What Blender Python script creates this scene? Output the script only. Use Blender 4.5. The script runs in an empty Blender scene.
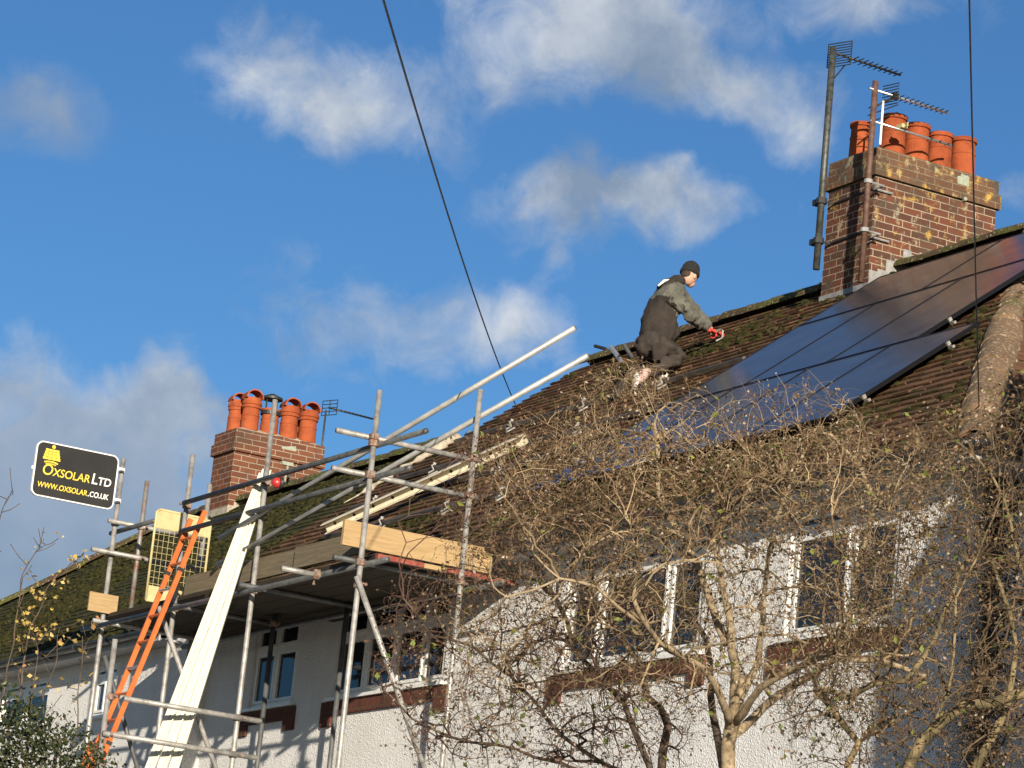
import bpy, math, random
import numpy as np
from mathutils import Vector, Matrix, kdtree, noise
R_ = math.radians
rnd = random.Random(7)
SC = bpy.context.scene
COL = SC.collection

# ------------------------------------------------------------------ camera numbers (camera at the origin, X along the street, Y into the houses)
F = 3110.27; PIT = 0.236896633; ROL = 0.0998716496; YAW = 1.06393522
FW = Vector((-math.sin(YAW)*math.cos(PIT), math.cos(YAW)*math.cos(PIT), math.sin(PIT)))
_r = Vector((math.cos(YAW), math.sin(YAW), 0)); _u = _r.cross(FW)
RT = _r*math.cos(ROL) + _u*math.sin(ROL); UP = -_r*math.sin(ROL) + _u*math.cos(ROL)
def ray(x, y): return RT*((x-512)/F) + UP*((384-y)/F) + FW
def at_depth(x, y, d): return ray(x, y)*d
def at_x(x, y, X): v = ray(x, y); return v*(X/v.x)
def at_y(x, y, Y): v = ray(x, y); return v*(Y/v.y)
TH = R_(37.5); ST, CT, TT = math.sin(TH), math.cos(TH), math.tan(TH)
YR, ZR = 17.81, 8.79            # main ridge
def roof_z(Y): return ZR - (YR-Y)*TT
def on_roof(X, s, off=0.0):     # s metres down the slope from the ridge
    return Vector((X, YR - s*CT - off*ST, ZR - s*ST + off*CT))

cam = bpy.data.cameras.new('camera'); co = bpy.data.objects.new('camera', cam); COL.objects.link(co)
co.matrix_world = Matrix(((RT.x, UP.x, -FW.x, 0), (RT.y, UP.y, -FW.y, 0), (RT.z, UP.z, -FW.z, 0), (0, 0, 0, 1)))
cam.sensor_width = 36; cam.lens = F/1024*36; cam.clip_end = 3000; cam.clip_start = .1
SC.camera = co

# ------------------------------------------------------------------ mesh builder
class MB:
    def __init__(s): s.v = []; s.f = []
    def add(s, vs, fs):
        n = len(s.v); s.v += [tuple(v) for v in vs]; s.f += [tuple(i+n for i in f) for f in fs]
    def box(s, a, b):
        x0, y0, z0 = a; x1, y1, z1 = b
        s.add([(x0,y0,z0),(x1,y0,z0),(x1,y1,z0),(x0,y1,z0),(x0,y0,z1),(x1,y0,z1),(x1,y1,z1),(x0,y1,z1)],
              [(0,3,2,1),(4,5,6,7),(0,1,5,4),(1,2,6,5),(2,3,7,6),(3,0,4,7)])
        return s
    def obox(s, c, ax, ay, az):      # centre and half vectors
        c, ax, ay, az = Vector(c), Vector(ax), Vector(ay), Vector(az)
        P = [c+ax*i+ay*j+az*k for k in (-1,1) for (i,j) in ((-1,-1),(1,-1),(1,1),(-1,1))]
        s.add(P, [(0,3,2,1),(4,5,6,7),(0,1,5,4),(1,2,6,5),(2,3,7,6),(3,0,4,7)]); return s
    def beam(s, p0, p1, w, h, up=(0,0,1)):
        p0, p1, up = Vector(p0), Vector(p1), Vector(up)
        d = (p1-p0); L = d.length; d.normalize(); sd = d.cross(up).normalized(); u = sd.cross(d).normalized()
        return s.obox((p0+p1)/2, d*(L/2), sd*(w/2), u*(h/2))
    def tube(s, pts, r, n=10, caps=True, hollow=False):
        pts = [Vector(p) for p in pts]
        rs = r if isinstance(r, (list, tuple)) else [r]*len(pts)
        base = len(s.v); prev = None
        for i, p in enumerate(pts):
            d = (pts[min(i+1, len(pts)-1)] - pts[max(i-1, 0)])
            if d.length < 1e-9: d = Vector((0,0,1))
            d.normalize()
            if prev is None:
                a = d.orthogonal().normalized()
            else:
                a = (prev - d*prev.dot(d))
                a = a.normalized() if a.length > 1e-6 else d.orthogonal().normalized()
            prev = a; b = d.cross(a)
            for k in range(n):
                t = 2*math.pi*k/n
                s.v.append(tuple(p + (a*math.cos(t) + b*math.sin(t))*rs[i]))
        for i in range(len(pts)-1):
            for k in range(n):
                k2 = (k+1) % n
                s.f.append((base+i*n+k, base+i*n+k2, base+(i+1)*n+k2, base+(i+1)*n+k))
        if caps:
            s.f.append(tuple(base+k for k in reversed(range(n))))
            s.f.append(tuple(base+(len(pts)-1)*n+k for k in range(n)))
        return s
    def lathe(s, c, prof, n=24, axis=(0,0,1), caps=True):
        c = Vector(c); ax = Vector(axis).normalized(); a = ax.orthogonal().normalized(); b = ax.cross(a)
        base = len(s.v)
        for (r, h) in prof:
            for k in range(n):
                t = 2*math.pi*k/n; s.v.append(tuple(c + ax*h + (a*math.cos(t)+b*math.sin(t))*r))
        for i in range(len(prof)-1):
            for k in range(n):
                k2 = (k+1) % n
                s.f.append((base+i*n+k, base+i*n+k2, base+(i+1)*n+k2, base+(i+1)*n+k))
        if caps:
            s.f.append(tuple(base+k for k in reversed(range(n))))
            s.f.append(tuple(base+(len(prof)-1)*n+k for k in range(n)))
        return s
    def ell(s, c, rx, ry, rz, n=16, m=10, M=None):
        c = Vector(c); base = len(s.v)
        for i in range(m+1):
            ph = math.pi*i/m
            for k in range(n):
                t = 2*math.pi*k/n
                p = Vector((rx*math.sin(ph)*math.cos(t), ry*math.sin(ph)*math.sin(t), rz*math.cos(ph)))
                if M: p = M @ p
                s.v.append(tuple(c+p))
        for i in range(m):
            for k in range(n):
                k2 = (k+1) % n
                s.f.append((base+i*n+k, base+(i+1)*n+k, base+(i+1)*n+k2, base+i*n+k2))
        return s
    def prism(s, poly, ext):         # polygon (3-D points) extruded by a vector
        ext = Vector(ext); n = len(poly); P = [Vector(p) for p in poly]
        s.add(P + [p+ext for p in P], [tuple(range(n))[::-1], tuple(range(n, 2*n))] + [(i, (i+1) % n, n+(i+1) % n, n+i) for i in range(n)])
        return s
    def build(s, name, mat, parent=None, loc=None, smooth=False):
        root = parent
        off = Vector((0,0,0))
        if parent is not None: off = Vector(parent['_o'])
        elif loc is not None: off = Vector(loc)
        me = bpy.data.meshes.new(name)
        V = np.array(s.v, dtype=np.float64).reshape(-1, 3) - np.array(off)
        me.from_pydata(V.tolist(), [], s.f)
        me.update()
        uv = me.uv_layers.new(name='uv')
        nl = len(me.loops); vi = np.empty(nl, dtype=np.int32); me.loops.foreach_get('vertex_index', vi)
        npol = len(me.polygons); nr = np.empty(npol*3); me.polygons.foreach_get('normal', nr); nr = np.abs(nr.reshape(-1, 3))
        lt = np.empty(npol, dtype=np.int32); me.polygons.foreach_get('loop_total', lt)
        ax = np.argmax(nr, axis=1); axl = np.repeat(ax, lt); W = V[vi] + np.array(off)
        U = np.where(axl == 0, W[:,1], W[:,0]); VV = np.where(axl == 2, W[:,1], W[:,2])
        uv.data.foreach_set('uv', np.stack([U, VV], 1).ravel())
        me.materials.append(mat)
        if smooth: me.polygons.foreach_set('use_smooth', [True]*npol)
        o = bpy.data.objects.new(name, me); COL.objects.link(o)
        if parent is not None: o.parent = parent
        else: o.location = off
        o['_o'] = tuple(off)
        return o

def tag(o, label=None, cat=None, group=None, kind=None):
    if label: o['label'] = label
    if cat: o['category'] = cat
    if group: o['group'] = group
    if kind: o['kind'] = kind
    return o
def thing(name, label, cat, loc=(0,0,0), group=None):
    o = bpy.data.objects.new(name, None); COL.objects.link(o); o.location = loc; o['_o'] = tuple(loc)
    o.empty_display_size = .1
    return tag(o, label, cat, group)

# ------------------------------------------------------------------ materials
class NT:
    def __init__(s, name):
        s.m = bpy.data.materials.new(name); s.m.use_nodes = True; s.t = s.m.node_tree; s.n = s.t.nodes; s.l = s.t.links
        s.b = s.n['Principled BSDF']; s.tc = s.n.new('ShaderNodeTexCoord')
    def new(s, k, **kw):
        x = s.n.new(k)
        for a, b in kw.items(): setattr(x, a, b)
        return x
    def link(s, a, b): s.l.new(a, b)
    def noise(s, scale, detail=5, rough=.6, co='Object', vec=None, dist=0):
        x = s.new('ShaderNodeTexNoise'); x.inputs['Scale'].default_value = scale; x.inputs['Detail'].default_value = detail
        x.inputs['Roughness'].default_value = rough; x.inputs['Distortion'].default_value = dist
        s.link(vec if vec is not None else s.tc.outputs[co], x.inputs['Vector']); return x.outputs['Fac']
    def mapv(s, scale, co='Object', rot=(0,0,0)):
        x = s.new('ShaderNodeMapping'); x.inputs['Scale'].default_value = scale; x.inputs['Rotation'].default_value = rot
        s.link(s.tc.outputs[co], x.inputs['Vector']); return x.outputs['Vector']
    def ramp(s, fac, stops, interp='LINEAR'):
        x = s.new('ShaderNodeValToRGB'); x.color_ramp.interpolation = interp; e = x.color_ramp.elements
        while len(e) < len(stops): e.new(.5)
        for i, (p, c) in enumerate(stops):
            e[i].position = p; e[i].color = (*c, 1) if len(c) == 3 else c
        s.link(fac, x.inputs['Fac']); return x.outputs['Color']
    def mix(s, fac, a, b, mode='MIX'):
        x = s.new('ShaderNodeMix', data_type='RGBA', blend_type=mode)
        for k, v in ((0, fac), (6, a), (7, b)):
            if hasattr(v, 'links'): s.link(v, x.inputs[k])
            elif k == 0: x.inputs[0].default_value = v
            else: x.inputs[k].default_value = (*v, 1)
        return x.outputs[2]
    def math(s, op, a, b=None, clamp=False):
        x = s.new('ShaderNodeMath', operation=op, use_clamp=clamp)
        for k, v in ((0, a), (1, b)):
            if v is None: continue
            if hasattr(v, 'links'): s.link(v, x.inputs[k])
            else: x.inputs[k].default_value = v
        return x.outputs[0]
    def bump(s, h, strength=.4, dist=.01, prev=None):
        x = s.new('ShaderNodeBump'); x.inputs['Strength'].default_value = strength; x.inputs['Distance'].default_value = dist
        s.link(h, x.inputs['Height'])
        if prev: s.link(prev, x.inputs['Normal'])
        s.link(x.outputs['Normal'], s.b.inputs['Normal']); return x.outputs['Normal']
    def base(s, c, rough=.7, metal=0., spec=None):
        if hasattr(c, 'links'): s.link(c, s.b.inputs['Base Color'])
        else: s.b.inputs['Base Color'].default_value = (*c, 1)
        if hasattr(rough, 'links'): s.link(rough, s.b.inputs['Roughness'])
        else: s.b.inputs['Roughness'].default_value = rough
        s.b.inputs['Metallic'].default_value = metal
        if spec is not None: s.b.inputs['Specular IOR Level'].default_value = spec
        return s.m

def weathered(name, c1, c2, scale=6, rough=.7, metal=0., bump=.2, bscale=None, lo=.35, hi=.65, spec=None):
    t = NT(name); n = t.noise(scale, 6, .65); t.bump(t.noise(bscale or scale*6, 4), bump, .004)
    return t.base(t.ramp(n, [(lo, c1), (hi, c2)]), rough, metal, spec)
def plain(name, c, rough=.6, metal=0., spec=None):
    t = NT(name); n = t.noise(20, 3)
    return t.base(t.ramp(n, [(.3, tuple(x*.9 for x in c)), (.7, tuple(min(1, x*1.06) for x in c))]), rough, metal, spec)
def island_ramp(t, stops, interp='LINEAR'):
    g = t.new('ShaderNodeNewGeometry'); return t.ramp(g.outputs['Random Per Island'], stops, interp)

def tile_mat(name, cols, moss, mosscol=((.05,.055,.014),(.11,.115,.03)), lichen=.0):
    t = NT(name)
    c = island_ramp(t, [(i/(len(cols)-1), x) for i, x in enumerate(cols)])
    n = t.noise(9, 6, .7)
    c = t.mix(t.math('MULTIPLY', n, .55), c, (.035,.026,.02))
    mn = t.noise(2.2, 7, .72); mn2 = t.noise(16, 4, .7)
    mf = t.math('MULTIPLY', t.math('SUBTRACT', t.math('ADD', mn, t.math('MULTIPLY', mn2, .5)), 1.02-moss), 6, True)
    mc = t.ramp(t.noise(26, 3), [(.35, mosscol[0]), (.65, mosscol[1])])
    c = t.mix(mf, c, mc)
    if lichen:
        v = t.noise(34, 3, .55); c = t.mix(t.math('MULTIPLY', t.math('SUBTRACT', v, 1-lichen), 14, True), c, (.36,.31,.22))
    h = t.math('ADD', t.noise(60, 4), t.math('MULTIPLY', mf, 1.2))
    t.bump(h, .5, .008)
    return t.base(c, .9, 0, .2)

M = {}
M['tile_main'] = tile_mat('clay tiles brown', [(.105,.050,.025),(.15,.074,.037),(.19,.10,.052),(.078,.044,.026),(.14,.08,.044)], .26, ((.035,.036,.009),(.07,.07,.017)))
M['tile_moss'] = tile_mat('clay tiles mossy', [(.055,.034,.021),(.078,.05,.03),(.095,.062,.038)], .55, ((.020,.022,.006),(.048,.047,.014)))
M['tile_side'] = tile_mat('clay tiles russet', [(.17,.082,.046),(.22,.11,.065),(.15,.08,.05)], .15)
M['ridge'] = tile_mat('ridge tiles', [(.07,.042,.028),(.10,.065,.042)], .36, lichen=.40)
M['hip'] = tile_mat('hip tiles with lichen', [(.19,.12,.07),(.24,.155,.092),(.15,.10,.062)], .20, lichen=.44)
M['under'] = plain('roof underlay', (.03,.025,.02), .95)
M['mortar'] = weathered('white mortar', (.26,.22,.155), (.46,.42,.34), 12, .9, 0, .6)

def render_wall():
    t = NT('white roughcast'); n = t.noise(1.3, 6, .6); n2 = t.noise(9, 4)
    c = t.ramp(n, [(.3, (.79,.79,.77)), (.7, (.88,.88,.87))])
    c = t.mix(t.math('MULTIPLY', n2, .12), c, (.5,.48,.43))
    st = t.noise(1, 6, .7, vec=t.mapv((5,5,.5))); c = t.mix(t.math('MULTIPLY', t.math('SUBTRACT', st, .52), 1.1, True), c, (.50,.49,.45))
    v = t.new('ShaderNodeTexVoronoi'); v.inputs['Scale'].default_value = 80; t.link(t.tc.outputs['Object'], v.inputs['Vector'])
    h = t.math('ADD', v.outputs['Distance'], t.noise(52, 5, .7))
    h = t.math('MULTIPLY', h, t.math('ADD', t.noise(1.1, 3), .45))
    t.bump(h, 1.0, .013)
    return t.base(c, .92, 0, .2)
M['render'] = render_wall()

def brick_mat(name, c1, c2, mortar, lichen=.0, dark=.0, w=.225, h=.075, stain=None):
    t = NT(name)
    b = t.new('ShaderNodeTexBrick'); b.offset = .5
    b.inputs['Color1'].default_value = (*c1, 1); b.inputs['Color2'].default_value = (*c2, 1); b.inputs['Mortar'].default_value = (*mortar, 1)
    b.inputs['Scale'].default_value = 1; b.inputs['Mortar Size'].default_value = .0058; b.inputs['Mortar Smooth'].default_value = .25
    b.inputs['Bias'].default_value = -.1; b.inputs['Brick Width'].default_value = w; b.inputs['Row Height'].default_value = h
    wv = t.noise(7, 3); 
    add = t.new('ShaderNodeVectorMath', operation='ADD'); sc = t.new('ShaderNodeVectorMath', operation='SCALE'); sc.inputs['Scale'].default_value = .012
    nn = t.new('ShaderNodeTexNoise'); nn.inputs['Scale'].default_value = 6; t.link(t.tc.outputs['UV'], nn.inputs['Vector'])
    t.link(nn.outputs['Color'], sc.inputs[0]); t.link(t.tc.outputs['UV'], add.inputs[0]); t.link(sc.outputs[0], add.inputs[1]); t.link(add.outputs[0], b.inputs['Vector'])
    c = b.outputs['Color']
    c = t.mix(t.math('MULTIPLY', t.noise(11, 6, .7), .5), c, (.09,.05,.035))
    if dark: c = t.mix(t.math('MULTIPLY', t.math('SUBTRACT', t.noise(3.2, 6, .7), .62-dark), 5, True), c, (.07,.06,.045))
    if lichen:
        m1 = t.math('MULTIPLY', t.math('SUBTRACT', t.noise(7, 6, .75), .74-lichen), 9, True)
        c = t.mix(m1, c, t.ramp(t.noise(2.3, 2), [(.42, (.34,.33,.25)), (.58, (.46,.30,.07))]))
    c = t.mix(t.math('MULTIPLY', t.math('SUBTRACT', t.noise(1.6, 5, .6), .5), 2.2, True), c, (.05,.04,.03))
    t.bump(t.math('ADD', t.math('MULTIPLY', b.outputs['Fac'], -1.3), t.noise(50, 4)), .7, .008)
    return t.base(c, .9, 0, .2)
M['brick'] = brick_mat('red brick', (.150,.050,.027), (.066,.032,.023), (.40,.34,.25), .19, .12)
M['brick_cap'] = brick_mat('lichen covered brick', (.17,.085,.045), (.10,.055,.033), (.24,.20,.13), .20, .14)
M['brick_far'] = brick_mat('brown brick', (.20,.072,.036), (.12,.046,.026), (.40,.34,.26), .06, .06)
M['sill_brick'] = brick_mat('dark red sill brick', (.13,.038,.024), (.075,.025,.018), (.12,.085,.06), 0, 0, .11, .11)
M['pot'] = weathered('terracotta', (.20,.038,.013), (.34,.078,.026), 5, .8, 0, .3)
M['pot_rim'] = weathered('cream stained rim', (.30,.20,.12), (.42,.34,.24), 20, .8)
M['steel'] = weathered('galvanised tube', (.17,.165,.155), (.40,.39,.365), 11, .5, .35, .35, lo=.3, hi=.6)
M['steel_pale'] = weathered('paler galvanised tube', (.30,.30,.285), (.47,.465,.44), 9, .42, .3, .2)  # lighter grey than the other tubes, for the two upper guard tubes
M['steel_dark'] = weathered('weathered tube with painted shade', (.075,.08,.083), (.15,.155,.155), 10, .55, .4, .25)  # darker copy of the tube steel, with shade painted into its colour
M['steel_rust'] = weathered('rust spotted tube', (.26,.25,.235), (.22,.10,.055), 9, .6, .45, .3, lo=.5, hi=.68)
M['coupler'] = weathered('rusty coupler', (.20,.085,.045), (.30,.26,.22), 30, .65, .5, .5)
M['black_metal'] = plain('dark painted metal', (.035,.036,.035), .5, .3)
M['mast'] = weathered('weathered mast', (.035,.04,.036), (.12,.125,.115), 16, .55, .5)
M['mast_rust'] = weathered('rusty mast', (.09,.045,.03), (.17,.10,.075), 16, .7, .3)
M['alu'] = weathered('bare aluminium', (.52,.52,.51), (.72,.72,.70), 12, .35, .8)
def _pot():
    t = NT('sooty terracotta'); c = t.ramp(t.noise(4, 6, .7), [(.3, (.19,.038,.013)), (.6, (.34,.082,.028)), (.8, (.38,.13,.06))]); c = t.mix(t.math('MULTIPLY', t.math('SUBTRACT', t.noise(9, 7, .75), .56), 5, True), c, (.09,.035,.02)); g = t.new('ShaderNodeNewGeometry'); t.bump(t.noise(40, 4), .3, .006); return t.base(c, .85, 0, .25)
M['pot'] = _pot()
def wood(name, c1, c2, scale=(2,2,30), rough=.75):
    t = NT(name); v = t.mapv(scale); n = t.noise(3, 8, .6, vec=v, dist=.8); n2 = t.noise(2.2, 5)
    c = t.ramp(n, [(.3, c1), (.7, c2)]); c = t.mix(t.math('MULTIPLY', n2, .35), c, tuple(x*.55 for x in c1))
    t.bump(n, .3, .004); return t.base(c, rough, 0, .3)
M['ply'] = wood('new softwood', (.31,.20,.09), (.47,.34,.18), (1.6,1.6,22))
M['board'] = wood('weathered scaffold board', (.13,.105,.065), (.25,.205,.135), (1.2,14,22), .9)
M['board_dark'] = wood('board with painted shade', (.025,.019,.012), (.055,.042,.027), (1,14,14), .9)  # shade under the platform is put into this dark board colour
M['red_band'] = weathered('red paint band', (.20,.028,.018), (.27,.09,.055), 25, .6)
M['white_pvc'] = weathered('cream white plastic', (.52,.50,.39), (.58,.56,.45), 4, .38, 0, .03)
M['frame_white'] = plain('white window frame', (.76,.76,.73), .35)
M['fascia'] = weathered('grey painted fascia', (.34,.35,.35), (.46,.46,.45), 5, .6)
M['gutter'] = plain('black gutter', (.02,.02,.022), .35)
M['yellow'] = weathered('yellow painted steel', (.43,.36,.17), (.52,.45,.24), 12, .5)
M['orange'] = weathered('orange fibreglass', (.46,.10,.02), (.52,.14,.03), 10, .45)
M['lead'] = weathered('grey lead', (.19,.195,.20), (.36,.355,.34), 10, .6, .2)
M['cable'] = plain('black cable', (.012,.012,.013), .5)
def glass():
    t = NT('window glass'); t.base((.012,.016,.02), .03, 0, .6); t.b.inputs['IOR'].default_value = 1.5
    t.b.inputs['Alpha'].default_value = .8; t.bump(t.noise(2.5, 2), .05, .01); return t.m
M['glass'] = glass()
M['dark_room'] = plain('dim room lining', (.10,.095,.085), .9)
M['curtain'] = weathered('terracotta curtain', (.42,.13,.06), (.52,.20,.10), 12, .9)
def panel_mat():
    t = NT('solar cell glass')
    b = t.new('ShaderNodeTexBrick'); b.offset = 0; b.inputs['Scale'].default_value = 1
    b.inputs['Color1'].default_value = (.010,.012,.020,1); b.inputs['Color2'].default_value = (.012,.014,.024,1); b.inputs['Mortar'].default_value = (.020,.024,.034,1)
    b.inputs['Brick Width'].default_value = .19; b.inputs['Row Height'].default_value = .076; b.inputs['Mortar Size'].default_value = .0015
    t.link(t.tc.outputs['UV'], b.inputs['Vector'])
    t.bump(t.noise(1.1, 2), .06, .01)
    t.base(t.mix(t.math('MULTIPLY', t.noise(1.7, 6, .7), .9), b.outputs['Color'], (.10,.098,.098)), t.ramp(t.noise(2.5, 5), [(.35, (.15,.15,.15)), (.65, (.22,.22,.22))]), 0, .25); return t.m
M['cells'] = panel_mat()
M['panel_frame'] = plain('black anodised frame', (.015,.015,.017), .35, .5)
M['rail'] = weathered('dark rail', (.10,.09,.085), (.20,.185,.17), 8, .45, .5)

# ------------------------------------------------------------------ ground
g = MB(); N = 60
xs = [-400 + 800*i/N for i in range(N+1)]; ys = [-400, -200, -100, -50, -20, -5, 0, 3, 5, 6, 7, 8, 9, 10, 12, 16, 25, 40, 80, 160, 300, 500]
def gz(y): 
    t = min(1, max(0, (y-4.5)/5)); return -1.6 + 1.75*t*t*(3-2*t)
for y in ys:
    for x in xs: g.v.append((x, y, gz(y)))
for j in range(len(ys)-1):
    for i in range(N): a = j*(N+1)+i; g.f.append((a, a+1, a+N+2, a+N+1))
t = NT('sandy gravel'); t.bump(t.noise(30, 5), .6, .03)
gm = t.base(t.ramp(t.noise(1.5, 7, .7), [(.3, (.10,.092,.08)), (.7, (.16,.15,.13))]), .95)
tag(g.build('ground', gm, smooth=True), kind='structure')
GZ = .15

# ------------------------------------------------------------------ roofs
UX = Vector((1,0,0)); UY = Vector((0,1,0)); UZ = Vector((0,0,1))
VF = Vector((0, CT, ST)); NF = Vector((0, -ST, CT))
def tile_field(mb, O, u, v, n, amax, smax, inside, W=.2, G=.15, th=.017, seed=1, jit=1.0, hfr=.030):
    r = random.Random(seed); rows = int(smax/G)+1
    for j in range(rows):
        s0 = j*G; wob = .006*math.sin(j*1.7)
        for i in range(-1, int(amax/W)+2):
            a0 = i*W + (W/2 if j % 2 else 0)
            ac = min(max(a0+W/2, .01), amax-.01)
            if a0+W < .04 or a0 > amax-.04 or not inside(ac, s0+G*.5): continue
            da = r.uniform(-.004, .004)*jit; ds = r.uniform(-.009, .009)*jit + wob; dh = r.uniform(-.003, .005)*jit
            sg = .010*noise.noise(Vector((a0*.7, s0*.7, seed*3.1)))
            sk = r.uniform(-.006, .006)*jit
            aL, aR = max(0, a0+.003+da), min(amax, a0+W-.003+da)
            hf = hfr+dh+sg; hb = .006+sg
            if r.random() < .012: ds -= r.uniform(.01, .05); hf += .012; sk += r.uniform(-.02, .02)
            P = []
            for (a, s, h) in ((aL, s0+ds, hf), (aR, s0+ds+sk, hf+sk*.5), (aR, s0+G*1.25, hb), (aL, s0+G*1.25, hb),
                              (aL, s0+ds, hf-th), (aR, s0+ds+sk, hf-th)):
                P.append(O + u*a + v*s + n*h)
            mb.add(P, [(0,1,2,3), (4,5,1,0), (4,0,3), (5,2,1)])
def half_round(mb, p0, p1, r, seg=.45, lift=0.0, seed=0, up=UZ, n=9, wall=.02):
    rr = random.Random(seed); p0, p1 = Vector(p0), Vector(p1); d = p1-p0; L = d.length; d.normalize()
    sd = d.cross(up).normalized(); u = sd.cross(d).normalized(); k = max(1, round(L/seg)); sl = L/k
    for i in range(k):
        a = p0 + d*(i*sl-.01) + u*(lift+rr.uniform(-.008, .008)) + sd*rr.uniform(-.008, .008); b = p0 + d*((i+1)*sl+.012) + u*(lift+rr.uniform(-.008, .004))
        r0, r1 = r*1.05, r*.97; base = len(mb.v)
        for (c, rad) in ((a, r0), (b, r1), (b, r1-wall), (a, r0-wall)):
            for q in range(n+1):
                t_ = math.pi*q/n - .0; mb.v.append(tuple(c + sd*math.cos(t_)*rad + u*math.sin(t_)*rad*.85))
        for ring in range(4):
            A = base+ring*(n+1); B = base+((ring+1) % 4)*(n+1)
            for q in range(n): mb.f.append((A+q, A+q+1, B+q+1, B+q))

def moss_clumps(parent, O, u, v, n, amax, smax, inside, count, seed, mat):
    r = random.Random(seed); mb = MB(); k = 0
    while k < count:
        a, s_ = r.uniform(0, amax), r.uniform(0, smax)
        if not inside(a, s_): continue
        if noise.noise(Vector((a*.6, s_*.9, seed))) + .25 < r.random()*.7: continue
        k += 1; c = O+u*a+v*s_+n*.022; L_, W_, H_ = r.uniform(.025,.10), r.uniform(.02,.045), r.uniform(.010,.026); base = len(mb.v)
        mb.ell((0,0,0), 1, 1, 1, 8, 5)
        for i in range(base, len(mb.v)):
            q = Vector(mb.v[i]); f_ = 1+.35*noise.noise(q*1.7+Vector((k,0,0))); mb.v[i] = tuple(c + u*q.x*L_*f_ + v*q.y*W_*f_ + n*q.z*H_*f_)
    o = mb.build('moss_clumps', mat, parent, smooth=True); o['kind'] = 'stuff'
def _mossmat():
    t = NT('moss cushions'); t.bump(t.noise(80, 4), .8, .01); return t.base(t.ramp(t.noise(11, 4), [(.3, (.018,.019,.006)), (.55, (.040,.038,.012)), (.75, (.075,.062,.022))]), .95, 0, .1)
M['moss'] = _mossmat()
XV = -30.4        # verge between the two houses
EY, EZ = 12.8, roof_z(12.8)          # main eave
SM = (YR-EY)/CT                       # slope length main
XE = -16.52                            # right eave edge
KS = 1.15; HX = XE - (YR-EY)*KS                     # ridge right end
house = thing('white_house', 'white roughcast house with solar panels and big brick chimney, behind the bare shrubs', 'house', (-24, 13.5, GZ))
roof = MB()
# slab under the tiles
e = .012
B1 = Vector((XV, EY, EZ)); B2 = Vector((XE, EY, EZ)); B3 = Vector((HX, YR, ZR)); B4 = Vector((XV, YR, ZR))
BY = 2*YR-EY
C2 = Vector((XE, BY, EZ)); C1 = Vector((XV, BY, EZ))
dn = Vector((0,0,-.10))
def closed(polys):
    for p in polys:
        roof.add(p, [tuple(range(len(p)))])
closed([[B1,B2,B3,B4], [B2,C2,B3], [C2,C1,B4,B3], [B1+dn,B4+dn,B3+dn,B2+dn], [B2+dn,B3+dn,C2+dn], [C2+dn,B3+dn,B4+dn,C1+dn],
        [B1,B1+dn,B2+dn,B2], [B2,B2+dn,C2+dn,C2], [C2,C2+dn,C1+dn,C1], [B1,B4,B4+dn,B1+dn], [B4,C1,C1+dn,B4+dn]])
roof_o = roof.build('roof', M['under'], house)
tf = MB(); tile_field(tf, Vector((XV, EY-.04, EZ-.03))-VF*0, UX, VF, NF, XE-XV, SM, lambda a, s: 0 <= a <= (XE-XV) - s*CT*KS + .02 and s < SM-.02, seed=3)
tf.build('front_roof_tiles', M['tile_main'], roof_o)
moss_clumps(roof_o, Vector((XV, EY-.04, EZ-.03)), UX, VF, NF, XE-XV, SM, lambda a, s: a <= (XE-XV)-s*CT*KS-.15 and s < SM-.1 and (s < 1.6 or a > 8 or s > SM-1.3), 1500, 21, M['moss'])
THS = math.atan(TT/KS); VS = Vector((-math.cos(THS), 0, math.sin(THS))); NS = Vector((math.sin(THS), 0, math.cos(THS))); SMS = (ZR-EZ)/math.sin(THS)
ts = MB(); tile_field(ts, Vector((XE+.04, EY, EZ-.03)), UY, VS, NS, BY-EY, SMS, lambda a, s: s*math.cos(THS)/KS+.05 <= a <= (BY-EY)-s*math.cos(THS)/KS and s < SMS-.05, seed=5)
ts.build('side_roof_tiles', M['tile_side'], roof_o)
rt = MB(); half_round(rt, (XV-.02, YR, ZR-.005), (-25.15, YR, ZR-.005), .14, seed=1); rt.build('ridge_tiles', M['ridge'], roof_o)
rt = MB(); half_round(rt, (-24.28, YR, ZR-.005), (HX, YR, ZR-.005), .115, seed=2); rt.build('ridge_tiles', M['ridge'], roof_o)
ht = MB(); hd = Vector((-1,1,TT)); hup = (NF+NS).normalized()
_h = B3-B2; _o2 = Vector((0,0,0)); ha, hb_ = B2+_h*.085+_o2, B2+_h*.455+_o2
half_round(ht, ha-hup*.05, hb_-hup*.04, .150, seg=.40, seed=3, up=hup, n=12, wall=.03); half_round(ht, B2+_h*.01-hup*.05, ha-hup*.05, .12, seg=.3, seed=8, up=hup, n=12, wall=.03); half_round(ht, hb_-hup*.06, B3-hup*.05, .11, seg=.3, seed=9, up=hup, n=12)
ht.build('hip_tiles', M['hip'], roof_o, smooth=False)
mo = MB()
mo.ell(ha-hup*.03, .13, .13, .12, 14, 8)
mo.build('hip_mortar', M['hip'], roof_o, smooth=True); mo = MB(); mo.ell(hb_-hup*.0, .13, .13, .12, 14, 8); mo.build('hip_mortar', M['hip'], roof_o, smooth=True)

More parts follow.
